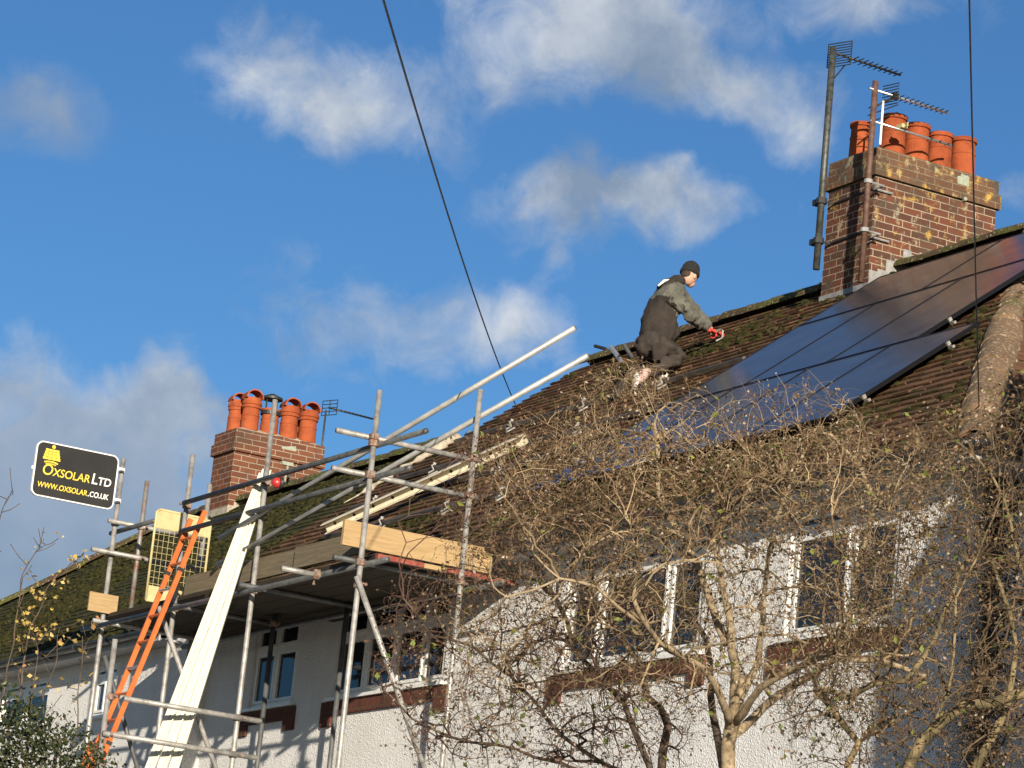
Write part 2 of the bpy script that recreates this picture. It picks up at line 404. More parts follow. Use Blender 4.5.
# walls with window openings
def wall_front(mb, x0, x1, z0, z1, y, holes, depth=.10):
    X = sorted({x0, x1, *[h[0] for h in holes], *[h[1] for h in holes]}); Z = sorted({z0, z1, *[h[2] for h in holes], *[h[3] for h in holes]})
    for i in range(len(X)-1):
        for k in range(len(Z)-1):
            cx, cz = (X[i]+X[i+1])/2, (Z[k]+Z[k+1])/2
            if any(h[0] < cx < h[1] and h[2] < cz < h[3] for h in holes): continue
            mb.add([(X[i],y,Z[k]),(X[i+1],y,Z[k]),(X[i+1],y,Z[k+1]),(X[i],y,Z[k+1])], [(0,1,2,3)])
    for (a, b, c, d) in holes:
        D = depth
        mb.add([(a,y,c),(b,y,c),(b,y+D,c),(a,y+D,c),(a,y,d),(b,y,d),(b,y+D,d),(a,y+D,d)], [(0,3,2,1),(4,5,6,7),(0,4,7,3),(1,2,6,5)])
YW = 13.05; XWR = -17.03; XWL = -29.3
ZT = EZ-.14
WIN = [(-28.25,-27.26,3.89,4.76), (-26.39,-24.22,3.87,4.77), (-22.19,-20.11,3.80,4.76), (-18.97,-17.61,3.79,4.76)]
w = MB(); wall_front(w, XWL, XWR, GZ-.2, ZT+.12, YW, WIN)
YB = BY-.3
w.add([(XWR,YW,GZ-.2),(XWR,YB,GZ-.2),(XWR,YB,ZT+.12),(XWR,YW,ZT+.12)], [(0,1,2,3)])
w.add([(XWL,YB,GZ-.2),(XWR,YB,GZ-.2),(XWR,YB,ZT+.12),(XWL,YB,ZT+.12)], [(3,2,1,0)])
w.add([(XWL-.02,YW,GZ-.2),(XWL-.02,YB,GZ-.2),(XWL-.02,YB,ZT+.1),(XWL-.02,YR,ZR-.12),(XWL-.02,YW,ZT+.1)], [(4,3,2,1,0)])
w.build('wall', M['render'], house)
so = MB(); so.box((XV+.02, EY+.02, ZT), (XE-.02, YW-.004, ZT+.02)); so.box((XWR+.004, YW+.01, ZT), (XE-.02, YB, ZT+.02)); so.build('soffit', M['fascia'], house)
fa = MB(); fa.box((XV+.01, EY-.002, ZT-.01), (XE, EY+.016, EZ-.02)); fa.box((XE-.016, EY+.02, ZT-.01), (XE+.002, BY, EZ-.02)); fa.build('fascia', M['fascia'], house)
def gutter(mb, p0, p1, r=.06):
    p0, p1 = Vector(p0), Vector(p1); d = (p1-p0).normalized(); sd = d.cross(UZ)
    for (rad, flip) in ((r, 0), (r-.006, 1)):
        base = len(mb.v)
        for p in (p0, p1):
            for q in range(9):
                t_ = math.pi + math.pi*q/8; mb.v.append(tuple(p + sd*math.cos(t_)*rad + UZ*math.sin(t_)*rad))
        for q in range(8): mb.f.append((base+q, base+q+1, base+10+q, base+9+q))
    for k in range(int((p1-p0).length/.9)+1):
        c = p0 + d*(k*.9+.1); mb.obox(c+Vector((0,0,-.03)), d*.012, sd*(r+.006), UZ*.035)
gt = MB(); gutter(gt, (XV+.02, EY-.075, EZ-.045), (XE+.06, EY-.075, EZ-.045)); gutter(gt, (XE+.075, EY-.05, EZ-.045), (XE+.075, BY, EZ-.045)); gt.build('gutter', M['gutter'], house)
dp = MB(); dpx = at_x(990, 600, XWR+.06)
dp.tube([(XE+.07, dpx.y, EZ-.1), (XE+.07, dpx.y, EZ-.2), (XWR+.07, dpx.y, EZ-.45), (XWR+.07, dpx.y, GZ)], .036, 10)
for z in (4.6, 3.2, 1.6): dp.lathe((XWR+.07, dpx.y, z), [(.046,0),(.046,.05)], 12)
dp.build('downpipe', M['gutter'], house)

def window(parent, hole, mull, transom, seed=0, curtain=None, fr=.05, y=YW, openers=True):
    a, b, c, d = hole; f = MB(); y0, y1 = y+.035, y+.095
    f.box((a,y0,c),(b,y1,c+fr)); f.box((a,y0,d-fr),(b,y1,d)); f.box((a,y0,c+fr),(a+fr,y1,d-fr)); f.box((b-fr,y0,c+fr),(b,y1,d-fr))
    X = [a+fr]+[m for m in mull]+[b-fr]
    for m in mull: f.box((m-.032,y0-.004,c+fr),(m+.032,y1+.002,d-fr))
    zt = c + (d-c)*transom
    edges = [a+fr] + [v for m in mull for v in (m-.032, m+.032)] + [b-fr]
    for i in range(0, len(edges), 2): f.box((edges[i], y0-.002, zt-.028), (edges[i+1], y1-.004, zt+.028))
    # sash frames
    s = .028
    for i in range(0, len(edges), 2):
        for (z0, z1) in ((c+fr, zt-.028), (zt+.028, d-fr)):
            l, r_ = edges[i], edges[i+1]
            f.box((l,y0-.014,z0),(r_,y0+.02,z0+s)); f.box((l,y0-.014,z1-s),(r_,y0+.02,z1)); f.box((l,y0-.014,z0+s),(l+s,y0+.02,z1-s)); f.box((r_-s,y0-.014,z0+s),(r_,y0+.02,z1-s))
    fo = f.build('window', M['frame_white'], parent)
    pn = MB()
    for i in range(0, len(edges), 2):
        for (z0, z1) in ((c+fr, zt-.028), (zt+.028, d-fr)):
            pn.box((edges[i]+s-.004, y0+.008, z0+s-.004), (edges[i+1]-s+.004, y0+.014, z1-s+.004))
    pn.build('pane', M['glass'], fo)
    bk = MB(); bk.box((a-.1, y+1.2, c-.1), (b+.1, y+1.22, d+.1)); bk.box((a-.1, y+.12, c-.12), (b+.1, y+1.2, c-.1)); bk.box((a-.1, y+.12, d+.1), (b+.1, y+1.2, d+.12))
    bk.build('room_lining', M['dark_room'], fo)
    if curtain:
        for (x0, x1) in curtain:
            cu = MB(); n = 24; base = 0
            for k in range(n+1):
                x = x0+(x1-x0)*k/n; yy = y+.17+.018*math.sin(k*1.9)
                cu.v += [(x, yy, c+.02), (x, yy, d-.02)]
            cu.f = [(2*k, 2*k+2, 2*k+3, 2*k+1) for k in range(n)]
            cu.build('curtain', M['curtain'], fo, smooth=True)
    si = MB(); si.box((a-.06, y-.055, c-.032), (b+.06, y+.04, c-.001)); si.build('sill', M['frame_white'], fo)
    return fo
window(house, WIN[0], [-27.76], .66)
window(house, WIN[1], [-25.81, -25.23, -24.67], .64, curtain=[(-24.92,-24.70), (-24.62,-24.46)])
window(house, WIN[2], [-21.67, -20.65], .82, curtain=None)
window(house, WIN[3], [-18.22], .82)
for (a, b, c, d) in WIN:
    k = MB(); x0, x1 = a-.16, b+.12
    k.box((x0, YW-.028, c-.165), (x1, YW+.0, c-.034)); k.box((x0, YW-.028, c-.27), (x0+.22, YW+.0, c-.167)); k.box((x1-.22, YW-.028, c-.27), (x1, YW+.0, c-.167))
    k.build('brick_sill_band', M['sill_brick'], house)

def chimney(parent, x0, x1, y0, y1, zb, zt, pots, mats, hood=None, band=.30, flash=True, ridge_y=None, rz=None):
    b = MB(); b.box((x0,y0,zb),(x1,y1,zt-band)); ch = b.build('chimney', mats[0], parent)
    c = MB(); c.box((x0-.035,y0-.035,zt-band+.002),(x1+.035,y1+.035,zt-band*.5)); c.box((x0-.012,y0-.012,zt-band*.5+.001),(x1+.012,y1+.012,zt-.0)); c.build('chimney_cap', mats[1], ch)
    fl = MB(); n = 16                      # lumpy mortar flaunching
    vs = []; 
    for i in range(n+1):
        for j in range(7):
            fx, fy = j/6, i/n; edge = min(fx, 1-fx, fy*2, (1-fy)*2)
            vs.append((x0+(x1-x0)*fx, y0+(y1-y0)*fy, zt+.002+.09*min(1, edge*3)+.018*noise.noise(Vector((fx*5+x0, fy*9, 1)))))
    fl.add(vs, [(i*7+j, i*7+j+1, (i+1)*7+j+1, (i+1)*7+j) for i in range(n) for j in range(6)])
    fl.build('flaunching', M['mortar'], ch)
    for q, (px, py, h, r, kind) in enumerate(pots):
        p = MB(); z = zt+.03
        p.lathe((px,py,z), [(r*1.04,0),(r*1.0,.05),(r*.97,h*.55),(r*1.01,h*.56),(r*1.01,h*.60),(r*.95,h*.61),(r*.93,h-.05),(r*1.06,h-.045),(r*1.08,h-.01),(r*1.0,h),(r*.85,h),(r*.82,h-.2)], 28, caps=False)
        po = p.build('chimney_pot', M['pot'], ch, smooth=False)
        if kind == 'hood':
            k = MB(); n = 12
            k.lathe((px,py,z+h+.001), [(r*1.12,0),(r*1.14,.03),(r*1.02,.05),(r*1.0,.09)], 24)
            d = Vector((.95,-.10,0)).normalized(); sd = Vector((-d.y, d.x, 0))
            base = len(k.v)
            for dd in (-r*.95, r*.95):
                for rad in (r*1.0, r*.86):
                    for i in range(n+1):
                        t_ = math.pi*i/n; k.v.append(tuple(Vector((px,py,z+h+.08)) + d*dd + sd*math.cos(t_)*rad + UZ*math.sin(t_)*rad))
            m_ = n+1
            for i in range(n):
                k.f += [(base+i, base+i+1, base+2*m_+i+1, base+2*m_+i), (base+m_+i, base+3*m_+i, base+3*m_+i+1, base+m_+i+1),
                        (base+i, base+m_+i, base+m_+i+1, base+i+1), (base+2*m_+i, base+2*m_+i+1, base+3*m_+i+1, base+3*m_+i)]
            ob = k.build('pot_hood', hood, ch)
            ob['label'] = 'half round hood on a chimney pot'
        if kind == 'disc':
            k = MB(); k.lathe((px,py,z+h+.16), [(r*.2,.05),(r*1.15,.0),(r*1.18,-.03),(r*1.1,-.03)], 24)
            for a in range(4): k.tube([(px+r*.8*math.cos(a*1.57+.4), py+r*.8*math.sin(a*1.57+.4), z+h-.03), (px+r*.8*math.cos(a*1.57+.4), py+r*.8*math.sin(a*1.57+.4), z+h+.15)], .008, 6)
            k.lathe((px,py,z+h-.08), [(r*1.12,0),(r*1.12,.05)], 24, caps=False)
            k.build('flue_cowl', M['black_metal'], ch)
    return ch
r_ = .128
potsR = [(-24.5, 17.72+.3*i, (.42,.40,.38,.40)[i], r_*(1.02,1,.98,1)[i], '') for i in range(4)] + [(-24.88, 17.6, .40, r_*.92, ''), (-24.88, 18.55, .40, r_*.92, '')]
chR = chimney(house, -25.1, -24.3, 17.4, 18.93, 7.4, 9.98, potsR, (M['brick'], M['brick_cap']))
# stepped lead and mortar at the foot of the right face, following the roof slope
fl = MB()
for k in range(9):
    y0 = 17.4+.1*k; 
    if y0 > 18.0: break
    z = min(roof_z(y0), ZR); fl.box((-24.3, y0, z-.05), (-24.294, y0+.1, z+.10+.075*(1 if k % 2 else 1.6)))
fl.box((-25.12, 17.392, roof_z(17.4)-.06), (-24.29, 17.399, roof_z(17.4)+.09))
fl.build('chimney_flashing', M['lead'], chR)
pl = MB(); pc = at_x(962, 182, -24.3)
pl.obox(pc+Vector((.012,0,.0)), (.008,0,0), (0,.07,.02), (0,-.01,.06)); pl.obox(pc+Vector((.02,0,-.02)), (.006,0,0), (0,.02,.09), (0,.05,-.01)); pl.lathe(pc+Vector((.01,.03,-.18)), [(.028,0),(.02,.03)], 10, axis=(1,0,0))
pl.build('flue_bracket', weathered('verdigris metal', (.22,.27,.20), (.34,.36,.28), 25, .7), chR)

# solar panels (each one a thing)
def panel(x0, x1, s0, s1, where, n_=[0]):
    base = on_roof((x0+x1)/2, s1, .05); o = thing('solar_panel', where, 'solar panel', base, 'solar panels on the roof of the white house')
    g_ = .005; x0 += g_; x1 -= g_; s0 += g_; s1 -= g_
    h0, h1 = .085, .12; fr = .012
    m = MB()
    def bar(xa, xb, sa, sb, ha=h0, hb=h1):
        P = [on_roof(x, s, h) for h in (ha, hb) for (x, s) in ((xa, sa), (xb, sa), (xb, sb), (xa, sb))]
        m.add(P, [(0,1,2,3),(7,6,5,4),(4,5,1,0),(5,6,2,1),(6,7,3,2),(7,4,0,3)])
    bar(x0, x1, s0, s0+fr); bar(x0, x1, s1-fr, s1); bar(x0, x0+fr, s0+fr, s1-fr); bar(x1-fr, x1, s0+fr, s1-fr)
    m.build('frame', M['panel_frame'], o)
    c = MB(); P = [on_roof(x, s, h) for h in (h1-.010, h1-.004) for (x, s) in ((x0+fr, s0+fr), (x1-fr, s0+fr), (x1-fr, s1-fr), (x0+fr, s1-fr))]
    c.add(P, [(0,1,2,3),(7,6,5,4),(4,5,1,0),(5,6,2,1),(6,7,3,2),(7,4,0,3)]); c.build('glass', M['cells'], o)
    if 'rightmost' in where or ', right of' in where:
        for f_ in (.22, .78):
            k = MB(); q = on_roof(x1+.012, s0+(s1-s0)*f_, .10); k.obox(q, UX*.010, VF*.018, NF*.016); k.obox(q-NF*.035+UX*.02, UX*.028, VF*.014, NF*.010); k.build('end_clamp', M['steel'], o)
XL = -23.92
rows_ = [('upper', .60, 1.74, [XL, -22.02, -20.12]), ('middle', 1.76, 3.53, [XL, -22.66, -21.39, -20.12]), ('lower', 3.55, 5.32, [XL, -22.76, -21.60, -20.44, -19.28])]
posw = {2: ['left one of the two lying lengthways in the upper row', 'right of the pair lying lengthways in the upper row'],
        3: ['leftmost of the three upright panels in the middle row', 'second of the three upright panels in the middle row', 'rightmost of the three upright panels in the middle row'],
        4: ['leftmost in the lower row, behind the thickest twigs', 'second from the left in the lower row', 'third from the left in the lower row', 'rightmost in the lower row, nearest the hip']}
for nm, s0, s1, X in rows_:
    for i in range(len(X)-1): panel(X[i], X[i+1], s0, s1, 'dark solar panel, ' + posw[len(X)-1][i])
# rails waiting for more panels, with their roof hooks
def rail(xa, xb, s, lab, hooks, clamps=True):
    o = thing('mounting_rail', lab, 'mounting rail', on_roof(xa, s), 'mounting rails on the bare tiles')
    m = MB(); P = [on_roof(x, s+ds, h) for x in (xa, xb) for (ds, h) in ((-.022, .04), (.022, .04), (.022, .08), (-.022, .08))]
    m.add(P, [(3,2,1,0),(4,5,6,7),(0,1,5,4),(1,2,6,5),(2,3,7,6),(3,0,4,7)]); 
    P = [on_roof(x, s+ds, h) for x in (xa, xb) for (ds, h) in ((-.008, .08), (.008, .08), (.008, .084), (-.008, .084))]
    m.add(P, [(3,2,1,0),(4,5,6,7),(0,1,5,4),(1,2,6,5),(2,3,7,6),(3,0,4,7)])
    m.build('rail', M['rail'], o)
    for x in hooks:
        h = MB(); h.tube([on_roof(x, s-.02, .11), on_roof(x, s+.04, .11), on_roof(x+.01, s+.05, .06), on_roof(x+.03, s+.13, .065), on_roof(x+.02, s+.14, .035), on_roof(x+.02, s+.02, .03)], .011, 6)
        h.lathe(on_roof(x, s, .10), [(.014,0),(.014,.02),(.01,.03)], 8, axis=NF); h.build('roof_hook', M['steel'], o)
rail(-30.0, -24.3, 2.22, 'dark mounting rail, highest of the four, crossing the bare tiles below the ridge', [-28.7, -27.2, -25.7])
rail(-29.9, -24.3, 3.24, 'dark mounting rail, second from the top, above the pale slotted beam', [-28.85, -27.4, -25.9])
rail(-29.6, -24.3, 4.0, 'dark mounting rail, third from the top, partly under the pale slotted beam', [-28.95, -27.6, -26.3])
rail(-28.6, -24.3, 4.93, 'dark mounting rail, lowest of the four, just above the platform', [-27.3, -25.95, -24.9])
# pale slotted beam lying askew on the tiles
o = thing('slotted_beam', 'pale slotted beam lying askew on the tiles between the scaffold poles', 'beam', on_roof(-28.3, 4.8))
a, b = on_roof(-28.45, 4.95, .17), on_roof(-26.55, 3.45, .17); d = (b-a).normalized(); sd = d.cross(NF).normalized()
m = MB(); m.obox((a+b)/2, d*((b-a).length/2), sd*.012, NF*.05); m.obox((a+b)/2+sd*.05+NF*.048, d*((b-a).length/2), sd*.05, NF*.004); m.obox((a+b)/2+sd*.05-NF*.048, d*((b-a).length/2), sd*.05, NF*.004)
m.build('channel', weathered('cream painted steel', (.55,.50,.38), (.68,.63,.50), 7, .5, .2), o)
side = sd if sd.dot(-(a+b)/2) > 0 else -sd
hm = MB()
for k in range(10): hm.lathe(a+d*(.12+.235*k)+side*.0121, [(.017,0),(.017,.002)], 12, axis=side)
hm.build('slot_holes', M['cable'], o)
for k in (.15, .85):
    p = a+(b-a)*k; hb = MB(); hb.tube([p-NF*.04, p-NF*.15], .02, 8); hb.build('foot', M['steel_dark'], o)
# broken tiles and rubbish by the ridge end
o = thing('ridge_bracket', 'two short steel tube stubs sticking up at the roof edge behind the worker', 'bracket', (-28.6, 17.2, 8.4))
m = MB()
p = [at_y(x, y, 17.5) for x, y in ((595,346), (606,349), (611,347), (622,362))]
m.tube([p[0], p[1]], .02, 8); m.build('hook', M['black_metal'], o)
m = MB(); m.tube([p[2], p[3], p[3]+(p[3]-p[2])*.8], .028, 8); m.build('tube', M['alu'], o)
m = MB(); m.tube([at_y(624,345,17.5), at_y(634,360,17.5), at_y(640,369,17.5)], .022, 8); m.build('tube', M['steel_dark'], o)

# ------------------------------------------------------------------ left house
LY, LZ = 12.6, roof_z(12.6); LRY = 16.2; LRZ = roof_z(LRY); LXR = XV-.02; LXE = -41.7; LH = LXE+(LRY-LY); LBY = 2*LRY-LY
lh = thing('mossy_roofed_house', 'white house with mossy hipped roof and brick chimney, left of the scaffold', 'house', (-36, 13, GZ))
roof = MB()
A1 = Vector((LXE,LY,LZ)); A2 = Vector((LXR,LY,LZ)); A3 = Vector((LXR,LRY,LRZ)); A4 = Vector((LH,LRY,LRZ)); A5 = Vector((LXR,LBY,LZ)); A6 = Vector((LXE,LBY,LZ))
closed([[A1,A2,A3,A4],[A4,A6,A1],[A3,A5,A6,A4],[A1+dn,A4+dn,A3+dn,A2+dn],[A4+dn,A1+dn,A6+dn],[A3+dn,A4+dn,A6+dn,A5+dn],[A1,A1+dn,A2+dn,A2],[A6,A6+dn,A1+dn,A1],[A2,A2+dn,A3+dn,A3],[A5,A5+dn,A6+dn,A6],[A3,A3+dn,A5+dn,A5]])
lro = roof.build('roof', M['under'], lh)
tf = MB(); LSM = (LRY-LY)/CT
tile_field(tf, Vector((LXE, LY-.04, LZ-.03)), UX, VF, NF, LXR-LXE, LSM, lambda a, s: s*CT <= a <= LXR-LXE and s < LSM-.02, seed=11, jit=1.2, hfr=.022)
tf.build('front_roof_tiles', M['tile_moss'], lro)
moss_clumps(lro, Vector((LXE, LY-.04, LZ-.03)), UX, VF, NF, LXR-LXE, LSM, lambda a, s: s*CT+.1 <= a <= LXR-LXE-.1 and s < LSM-.1, 3800, 22, M['moss'])
rt = MB(); half_round(rt, (LH, LRY, LRZ), (-36.53, LRY, LRZ), .13, seed=4); half_round(rt, A1+Vector((.02,.02,0)), A4, .12, seed=6, up=Vector((-1,-1,2/TT)).normalized()); rt.build('ridge_tiles', M['ridge'], lro); rt = MB(); half_round(rt, (-35.88, LRY, LRZ), (LXR+.05, LRY, LRZ), .13, seed=5)
rt.build('ridge_tiles', M['ridge'], lro)
# mortar: verge line and ridge end
vm = MB(); pts = []; rs = []
for k in range(27):
    s = .02+k*.06; p = Vector((LXR+.03, LRY - s*CT, LRZ - s*ST)) + NF*.045; q = noise.noise(p*9)
    pts.append(p+UX*q*.05); rs.append(max(.006, (.052-.0011*k) + q*.045 - (.03 if k in (13,14,22,23,24,31) else 0)))
vm.tube(pts, rs, 8); vm.ell(Vector((LXR+.055, LRY, LRZ+.03)), .03, .115, .09, 14, 8)
vm.build('verge_mortar', M['mortar'], lro, smooth=True)
LYW = 12.87; LZT = LZ-.14
LW = [(-34.95,-34.0,4.05,4.62), (-33.7,-33.15,4.05,4.62), (-32.15,-31.85,4.05,4.62)]
LW = [(-34.75,-33.25,4.02,4.60), (-31.95,-31.3,4.02,4.60)]
w = MB(); wall_front(w, LXE+.35, XWL, GZ-.2, LZT+.1, LYW, LW)
w.add([(XWL,LYW,GZ-.2),(XWL,YW+.01,GZ-.2),(XWL,YW+.01,LZT+.2),(XWL,LYW,LZT+.1)], [(0,1,2,3)])
w.add([(LXE+.35,LYW,GZ-.2),(LXE+.35,LBY-.3,GZ-.2),(LXE+.35,LBY-.3,LZT+.1),(LXE+.35,LYW,LZT+.1)], [(3,2,1,0)])
w.add([(LXE+.35,LBY-.3,GZ-.2),(XWL-.1,LBY-.3,GZ-.2),(XWL-.1,LBY-.3,LZT+.1),(LXE+.35,LBY-.3,LZT+.1)], [(3,2,1,0)])
w.build('wall', M['render'], lh)
so = MB(); so.box((LXE+.02, LY+.02, LZT), (XWL-.35, LYW-.004, LZT+.02)); so.build('soffit', M['fascia'], lh)
fa = MB(); fa.box((LXE+.01, LY-.002, LZT-.01), (XWL-.35, LY+.016, LZ-.02)); fa.build('fascia', M['fascia'], lh)
gt = MB(); gutter(gt, (LXE+.02, LY-.075, LZ-.045), (XWL-.32, LY-.075, LZ-.045)); gt.build('gutter', M['gutter'], lh)
window(lh, LW[0], [-34.0], .72, y=LYW); window(lh, LW[1], [-31.62], .72, y=LYW)
potsL = [(-36.07, 16.215+.278*i, .345, .119, k) for i, k in enumerate(('hood','disc','hood','hood'))] + [(-36.37, 16.146, .345, .107, 'hood'), (-36.37, 16.98, .345, .107, '')]
chL = chimney(lh, -36.53, -35.90, 15.97, 17.23, 6.7, 8.507, potsL, (M['brick_far'], M['brick_far']), hood=M['pot'], band=.3)
fl = MB()
for k in range(4): fl.box((-35.9, 15.97+.08*k, min(LRZ, roof_z(15.97+.08*k))-.05), (-35.894, 16.05+.08*k, min(LRZ, roof_z(15.97+.08*k))+.11))
fl.box((-36.54, 15.962, roof_z(15.97)-.05), (-35.89, 15.969, roof_z(15.97)+.1)); fl.build('chimney_flashing', M['mortar'], chL)
pl = MB(); pc = at_x(288, 455, -35.9); pl.obox(pc+Vector((.012,0,.06)), (.008,0,0), (0,.10,.02), (0,-.01,.05)); pl.obox(pc+Vector((.012,0,-.08)), (.008,0,0), (0,.08,.0), (0,-.01,.06)); pl.tube([pc+Vector((.03,0,-.15)), pc+Vector((.03,-.02,-.38))], .012, 6)
pl.build('flue_bracket', bpy.data.materials['verdigris metal'], chL)
M['hoodmat'] = M['pot_rim']

# ------------------------------------------------------------------ scaffold
T = .0242
sc = thing('scaffold', 'tube scaffold with boarded platform standing against the white house', 'scaffold', (-26.004, 12.116, GZ))
def tube(p0, p1, name='ledger', m='steel', r=T): return MB().tube([p0, p1], r, 12).build(name, M[m], sc, smooth=True)
coup = [0]
def coupler(p, d1=UZ, d2=UY):
    d1, d2 = Vector(d1).normalized(), Vector(d2).normalized(); c = MB(); p = Vector(p)
    c.lathe(p-d1*.03, [(T+.004,0),(T+.016,.005),(T+.016,.055),(T+.004,.06)], 10, axis=d1)
    off = d1.cross(d2).normalized()
    c.obox(p+off*.03, d1*.02, d2*.028, off*.012); c.tube([p+off*.03+d2*.02, p+off*.03+d2*.085], .008, 6); c.lathe(p+off*.03+d2*.07, [(.014,0),(.014,.014)], 6, axis=d2)
    c.obox(p-d2*.036, d1*.026, d2*.008, off*.022)
    c.build('coupler', M['coupler'], sc)
YO, YI = 11.623, 12.588
def std(x, y, ztop, zb=GZ, m='steel', name='standard'): return tube((x, y, zb), (x, y, ztop), name, m)
std(-22.98, 11.49, 6.027); std(-25.354, YO, 6.343); std(-27.087, YO, 6.068); std(-28.831, YO, 6.274)
std(-28.782, 11.889, 6.087, 4.551, 'steel_rust'); std(-22.98, 12.455, 6.232); std(-25.354, YI, 4.679, m='steel_dark'); std(-26.89, YI, 4.679, m='steel_dark'); std(-28.801, YI, 6.186)
std(-25.354, 10.362, 3.91)
for z, xr in ((5.565, -22.163), (5.285, -22.379)): tube((-26.98, YO-.075, z), (xr, YO-.075, z), 'guard_rail', 'steel_dark')
tube((-29.058, YO+.06, 5.536), (-27.974, YO+.06, 5.536), 'guard_rail', 'steel_dark')
for z in (5.62, 5.295): tube((-23.03, 11.15, z), (-23.03, 12.56, z), 'transom'); coupler((-22.98, 11.49, z), UZ, -UX); coupler((-22.98, 12.455, z), UZ, -UX)
for z in (5.565, 5.285):
    for x in (-25.354, -27.087): coupler((x, YO, z), UZ, -UY)
    coupler((-22.98, 11.49, z), UZ, UY)
for z in (5.605, 5.289): tube((-28.762, 11.52 if z > 5.5 else 11.38, z), (-28.762, 12.559, z), 'transom'); coupler((-28.831, YO, z), UZ, UX); coupler((-28.782, 11.889, z), UZ, UX)
for x, ya in ((-23.197, 11.34), (-25.3, 11.46), (-27.04, 11.5), (-28.76, 11.49)): tube((x, ya, 4.585), (x, 12.84, 4.585), 'transom', 'steel_dark' if x > -28 else 'steel')
tube((-23.72, 11.12, 4.505), (-23.72, 11.46, 4.505), 'transom'); coupler((-23.72, 11.45, 4.505), UY, -UZ)
for y in (YO-.075, YI+.075): tube((-29.156, y, 4.536), (-22.606, y, 4.536), 'ledger', 'steel_dark')
for x in (-25.354, -27.087, -28.831): coupler((x, YO, 4.561), UZ, UX)
coupler((-22.98, 11.49, 4.54), UZ, UY)
coupler((-26.89, YI, 4.561), UZ, UX); coupler((-22.98, 12.455, 4.54), UZ, UY)
for z in (3.403, 3.073): tube((-25.314, 10.342 if z < 3.25 else 10.5, z), (-25.314, 11.84, z), 'transom'); coupler((-25.354, YO, z), UZ, UX); coupler((-25.354, 10.382, z), UZ, UX)
# upper guard tubes running up past the roof edge
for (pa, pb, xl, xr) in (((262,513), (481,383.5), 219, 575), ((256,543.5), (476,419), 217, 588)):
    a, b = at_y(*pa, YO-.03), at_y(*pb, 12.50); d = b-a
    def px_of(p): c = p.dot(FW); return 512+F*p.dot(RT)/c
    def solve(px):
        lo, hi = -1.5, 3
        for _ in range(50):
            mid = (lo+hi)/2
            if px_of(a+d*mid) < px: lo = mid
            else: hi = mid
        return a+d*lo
    tube(solve(xl), solve(xr), 'brace', 'steel_pale')
tube((-22.93, 11.44, 4.41), (-22.93, 12.44, 2.60), 'brace'); coupler((-22.98, 11.49, 4.35), UZ, UX)
tube((-28.762, 11.662, 4.255), (-28.762, 12.529, 2.45), 'brace', 'steel_dark'); tube((-27.038, 11.446, 4.551), (-27.038, 12.559, 2.53), 'brace', 'steel')
# base plates
for (x, y) in ((-22.98,11.49),(-25.354,YO),(-27.087,YO),(-28.831,YO),(-22.98,12.455),(-25.354,YI),(-26.89,YI),(-28.801,YI),(-25.354,10.362)):
    MB().box((x-.075,y-.075,GZ-.03),(x+.075,y+.075,GZ+.012)).build('base_plate', M['steel_rust'], sc)
# platform boards with painted ends
for k in range(6):
    y0 = 11.662+.228*k
    for (xa, xb) in ((-23.02-.008*(k % 3), -26.496), (-25.955, -29.304)):
        zz = 4.612 if xa > -24 else 4.651
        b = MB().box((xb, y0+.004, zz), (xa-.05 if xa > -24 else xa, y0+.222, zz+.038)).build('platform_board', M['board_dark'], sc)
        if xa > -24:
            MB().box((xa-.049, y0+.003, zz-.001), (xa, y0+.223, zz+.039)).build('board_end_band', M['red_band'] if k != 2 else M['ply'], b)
# toe boards
tb = MB(); tb.box((-23.052, 11.318, 4.668), (-23.016, 12.76, 4.884)); tb.build('end_toe_board', M['ply'], sc)
MB().box((-24.62, 11.651, 4.689), (-23.069, 11.688, 4.881)).build('toe_board', M['board'], sc)
MB().box((-27.05, 11.69, 4.688), (-24.40, 11.727, 4.880)).build('toe_board', M['board'], sc)

# plywood square tied to the far pole
p0 = at_x(91, 590, -28.762); p1 = at_x(117, 615, -28.762)
tag(MB().box((-28.796, p0.y, p1.z), (-28.777, p1.y, p0.z-.01)).build('plywood_square', M['ply'], loc=(-28.782, p0.y, p1.z)), 'small square of bare plywood fixed to the far scaffold pole below the sign', 'plywood')

# board sign on the far pole
sg = thing('company_sign', 'black sign with yellow and white lettering, hung off the far scaffold pole', 'sign', (-28.762, 11.131, 5.664))
S0 = at_x(36.5, 442, -28.762); SX = -28.762
y0s, y1s, z0s, z1s = 10.653, 11.539, 5.708, 6.265
def rrect(y0, y1, z0, z1, r, n=6):
    P = []
    for (cy, cz, a0) in ((y1-r, z1-r, 0), (y0+r, z1-r, 90), (y0+r, z0+r, 180), (y1-r, z0+r, 270)):
        for k in range(n+1): a = R_(a0+90*k/n); P.append((cy+r*math.cos(a), cz+r*math.sin(a)))
    return P
MB().prism([(SX, y, z) for y, z in rrect(y0s, y1s, z0s, z1s, .07)], (.03,0,0)).build('panel_edge', M['frame_white'], sg)
t = NT('charcoal sign face'); sm_ = t.base(t.ramp(t.noise(3, 4), [(.3, (.021,.021,.022)), (.7, (.030,.030,.029))]), .75, 0, .2)
MB().prism([(SX+.0305, y, z) for y, z in rrect(y0s+.013, y1s-.013, z0s+.013, z1s-.013, .060)], (.003,0,0)).build('sign_face', sm_, sg)
ym = plain('yellow lettering', (.78,.58,.06), .5); wm = plain('white lettering', (.85,.85,.82), .5)
